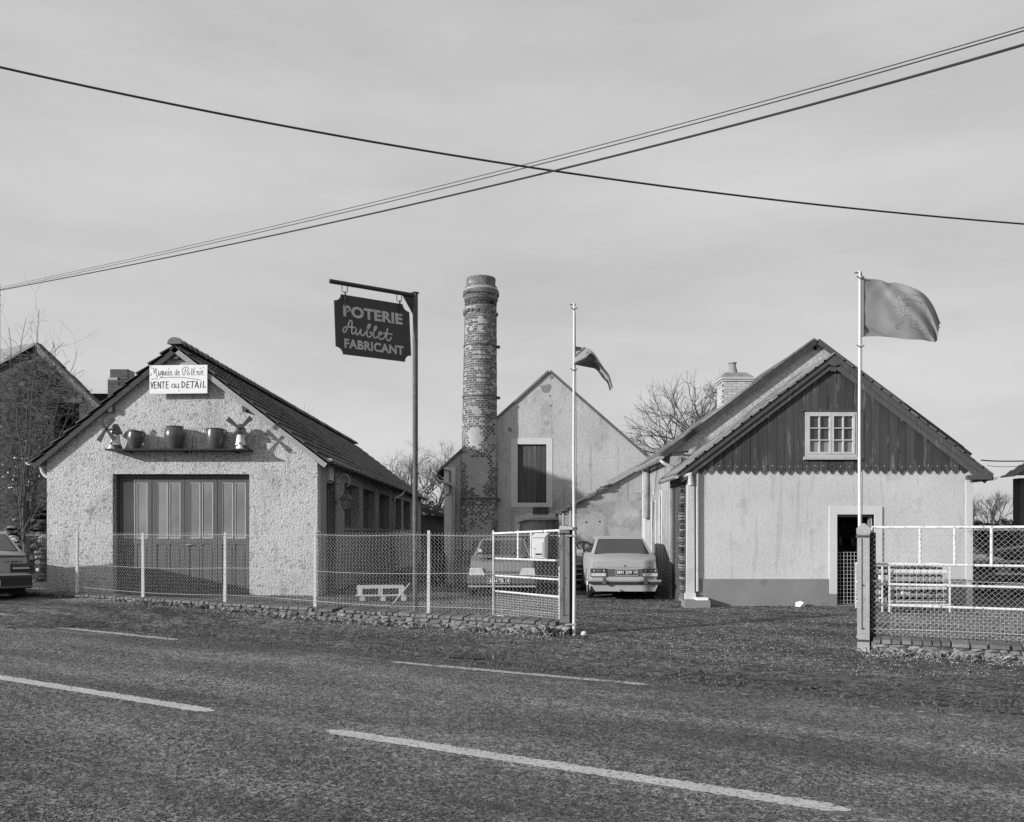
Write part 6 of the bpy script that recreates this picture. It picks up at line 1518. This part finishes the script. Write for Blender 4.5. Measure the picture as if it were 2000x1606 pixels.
for u in (.02, .47, .92):
    for v in (0, .38, .78):
        MB().hexa([F(u, v, .17), F(u+.1, v, .17), F(u+.1, v+.1, .17), F(u, v+.1, .17)], [F(u, v, zt_), F(u+.1, v, zt_), F(u+.1, v+.1, zt_), F(u, v+.1, zt_)]).build('spacer_block', M['wood_pale'], pl)
    MB().hexa([F(u, 0, .15), F(u+.1, 0, .15), F(u+.1, .9, .15), F(u, .9, .15)], [F(u, 0, .17), F(u+.1, 0, .17), F(u+.1, .9, .17), F(u, .9, .17)]).build('runner', M['wood_pale'], pl)
    for v in (0.0001, .8): u = u + (.05 if v < .1 else 0); MB().hexa([F(u, v, gz(px0, 17.8)), F(u+.11, v, gz(px0, 17.8)), F(u+.11, v+.12, gz(px0, 17.8)), F(u, v+.12, gz(px0, 17.8))], [F(u, v, .15), F(u+.11, v, .15), F(u+.11, v+.12, .15), F(u, v+.12, .15)]).build('foot_block', M['wood_pale'], pl)
st2 = thing('leaning_stick', 'thin stick leaning from the ground against the pallet end', 'stick', at(780, 1180, 17.5)); MB().tube([at(767, 1180, 17.4), at(800, 1140, 17.7)], .015, 6).build('stick', M['wood_pale'], st2)
st2 = thing('diagonal_brace', 'thin raking bar running down from the chain-link fence into the yard', 'bar', at(850, 1120, 13.6)); MB().tube([at(815, 1050, 13.5), at(880, 1180, 14.3)], .011, 6).build('bar', M['iron_grey'], st2)
# cage of tubes and bricks right, behind the fence
YX = 15.4; cgx = lambda x: (x-1000)*YX/1600
cgz = lambda y: EYE+(1040-y)*YX/1600
cg = thing('mesh_cage', 'white wire cage on short legs holding stacked cream pipes, behind the right fence', 'cage', (cgx(1780), YX, 0))
X0, X1, Z0, Z1 = cgx(1709), cgx(1855), cgz(1181), cgz(1103); DP = .85
wfr = MB()
for x in (X0, cgx(1723), cgx(1737), X1):
    for y in ((YX, YX+DP) if x in (X0, X1) else (YX,)): wfr.box(x-.012, x+.012, y-.012, y+.012, 0.02 if True else Z0, Z1)
for z in (Z0, (Z0+Z1)/2, Z1):
    for y in (YX-.002, YX+DP): wfr.box(X0-.014, X1+.014, y-.014, y+.014, z-.014, z+.014)
    for x in (X0, X1): wfr.box(x-.014, x+.014, YX, YX+DP, z-.0135, z+.0135)
wfr.build('frame', M['white_iron'], cg)
g_ = MB(); 
for k in range(1, 9): x = cgx(1737)+(X1-cgx(1737))*k/9; g_.tube([(x, YX-.01, Z0), (x, YX-.01, Z1)], .004, 3, cap=False)
for k in range(1, 8): z = Z0+(Z1-Z0)*k/8; g_.tube([(cgx(1737), YX-.012, z), (X1, YX-.012, z)], .003, 3, cap=False)
g_.build('mesh_panel', M['white_iron'], cg, kind='stuff')
MB().box(X0, X1, YX, YX+DP, Z0+.015, Z0+.04).build('floor', M['board'], cg)
MB().box(X0+.01, X1-.01, YX+.02, YX+DP, (Z0+Z1)/2-.02, (Z0+Z1)/2+.005).build('shelf', M['board'], cg)
for (za, zb, lab) in ((Z0+.042, (Z0+Z1)/2-.03, 'dark crate on the floor of the white wire cage, added to darken the gaps between the pipes'), ((Z0+Z1)/2+.01, Z1-.06, 'dark crate on the upper shelf of the white wire cage, added to darken the gaps between the pipes')):
    t = thing('dark_backing', lab, 'backing', (cgx(1790), YX+.3, za), group='dark backing in the wire cage'); MB().box(cgx(1739), cgx(1852), YX+.20, YX+.75, za, zb).build('box', M['dark'], t)  # dark block added behind the pipes to blacken the gaps
    for k in range(4): MB().box(cgx(1739)+k*.29, cgx(1739)+k*.29+.06, YX+.185, YX+.199, za, zb).build('slat', M['board'], t)
items = []
for (py, r_, m) in ((1117, .046, 'creampipe'), (1131, .045, 'render_side'), (1148, .040, 'creampipe'), (1163, .045, 'dado'), (1176, .022, 'creampipe')):
    y = YX+.09; z = cgz(py); t = thing('stacked_pipe', {1117: 'topmost cream pipe lying in the white wire cage', 1131: 'grey stoneware pipe under the topmost pipe in the cage', 1148: 'cream pipe on the middle shelf of the cage', 1163: 'dark stoneware pipe in the lower half of the cage', 1176: 'thin cream pipe on the cage floor'}[py], 'pipe', (cgx(1790), y, z), group='pipes in the wire cage')
    MB().tube([(cgx(1741), y, z), (cgx(1852), y, z-.01)], r_, 12).build('pipe', M[m], t, smooth=True)
    MB().tube([(cgx(1741)+.001, y, z), (cgx(1741)+.09, y, z)], r_*1.12, 12).build('socket', M[m], t, smooth=True)
for bi, (x0_, x1_, y0_, y1_, m) in enumerate(((1713, 1722, 1112, 1120, 'trim'), (1727, 1734, 1113, 1119, 'trim'), (1713, 1722, 1144, 1148, 'trim'), (1713, 1721, 1153, 1161, 'board_white'), (1714, 1720, 1169, 1176, 'trim'), (1727, 1733, 1168, 1176, 'trim'), (1727, 1735, 1124, 1133, 'creampipe'))):
    b = thing('pale_brick', ['topmost pale brick in the left file of the cage bay', 'topmost pale brick in the right file of the cage bay', 'second pale brick down in the left file of the cage bay', 'tall white brick, third down in the left file of the cage bay', 'lowest pale brick in the left file of the cage bay', 'lowest pale brick in the right file of the cage bay', 'cream brick midway in the right file of the cage bay'][bi], 'brick', (cgx((x0_+x1_)/2), YX+.05, cgz(y1_)), group='pale bricks in the cage bay'); MB().box(cgx(x0_), cgx(x1_), YX+.03, YX+.25, cgz(y1_), cgz(y0_)).build('brick', M[m], b)
for (x0_, x1_, m, lab) in ((1762, 1778, 'trim', 'small white slab among the cage pipes'), (1815, 1829, 'iron', 'dark coiled scrap in the right half of the cage')):
    b = thing('cage_scrap', lab, 'scrap', (cgx(x0_), YX+.3, cgz(1163))); MB().bar((cgx(x0_), YX+.02, cgz(1158)), (cgx(x1_), YX+.06, cgz(1160)), .04, .05).build('piece', M[m], b)
# pallet truck behind the gateway
YJ = 21.6; j_ = lambda x, y: at(x, y, YJ)
pj = thing('pallet_truck', 'hand pallet truck with a black looped handle, left of the pale saloon', 'pallet truck', j_(1140, 1155))
pts = [j_(1139, 1077), j_(1130, 1071), j_(1127.5, 1065), j_(1130, 1060.5), j_(1139.5, 1059.5), j_(1149, 1060.5), j_(1151.5, 1065), j_(1149, 1071), j_(1139.5, 1077.5)]
MB().tube(smoothpts(pts, 4), .022, 7).build('handle', M['black'], pj, smooth=True); MB().tube([j_(1139.5, 1060), j_(1139.5, 1148)], .030, 8).build('shaft', M['black'], pj)
c = j_(1139, 1158); MB().box(c.x-.25, c.x+.25, YJ-.02, YJ+1.1, .05, .12).build('forks', M['iron_grey'], pj); MB().tube([(c.x-.08, YJ-.05, .09), (c.x+.08, YJ-.05, .09)], .09, 12).build('steering_wheel', M['rubber'], pj)
sp_ = at(1133, 1120, 22.0)
for k, py in enumerate((1149, 1139, 1128, 1118, 1109)):
    z = EYE+(1040-py)*22.1/1600; t = thing('stacked_pallet', ['bottom', 'second', 'third', 'fourth', 'top'][k]+' pallet of the stack behind the pallet truck' , 'pallet', (sp_.x, 22.1, max(z, .0)), group='pallets stacked by the lean-to')
    z = max(z, .02)
    m_ = MB()
    for i in range(5): MB().box(sp_.x-.25, sp_.x+.75, 22.0+i*.17, 22.0+i*.17+.1, z+.08, z+.10).build('deck_board', M['wood_pale'], t)
    for i in range(3): MB().box(sp_.x-.25+i*.44, sp_.x-.25+i*.44+.1, 22.01, 22.75, z, z+.078).build('block', M['wood_pale'], t)
# planks heaped beside the dark car
for k in range(9):
    z = .15+k*.135; t = thing('heaped_plank', ['lowest', 'second', 'third', 'fourth', 'fifth', 'sixth', 'seventh', 'eighth', 'topmost'][k]+' plank of the heap beside the dark car', 'plank', at(1975, 1100, 19.2+.02*k), group='planks heaped at the right')
    a = at(1938-R.uniform(0, 6), 0, 19.2); b = at(2040, 0, 19.8); dz = R.uniform(-.1, .3) if k > 4 else R.uniform(-.03, .05)
    MB().bar((a.x, 19.2+R.uniform(-.1, .1), z+R.uniform(0, .03)), (b.x, 19.5, z+dz), .2, .05).build('plank', M['wood_pale'] if k % 2 else M['plank'], t)
bn = thing('dark_drum', 'dark drum standing in the shadow left of the kiln house downpipe', 'drum', (at(855, 0, 24).x, 24, 0))
c = at(852, 0, 24.0); MB().lathe([(.27, 0), (.28, .02), (.28, .28), (.29, .3), (.28, .32), (.28, .58), (.29, .6), (.28, .62), (.28, .88), (.26, .9)], (c.x, 24.0, 0), 20).build('drum', M['iron'], bn, smooth=True)
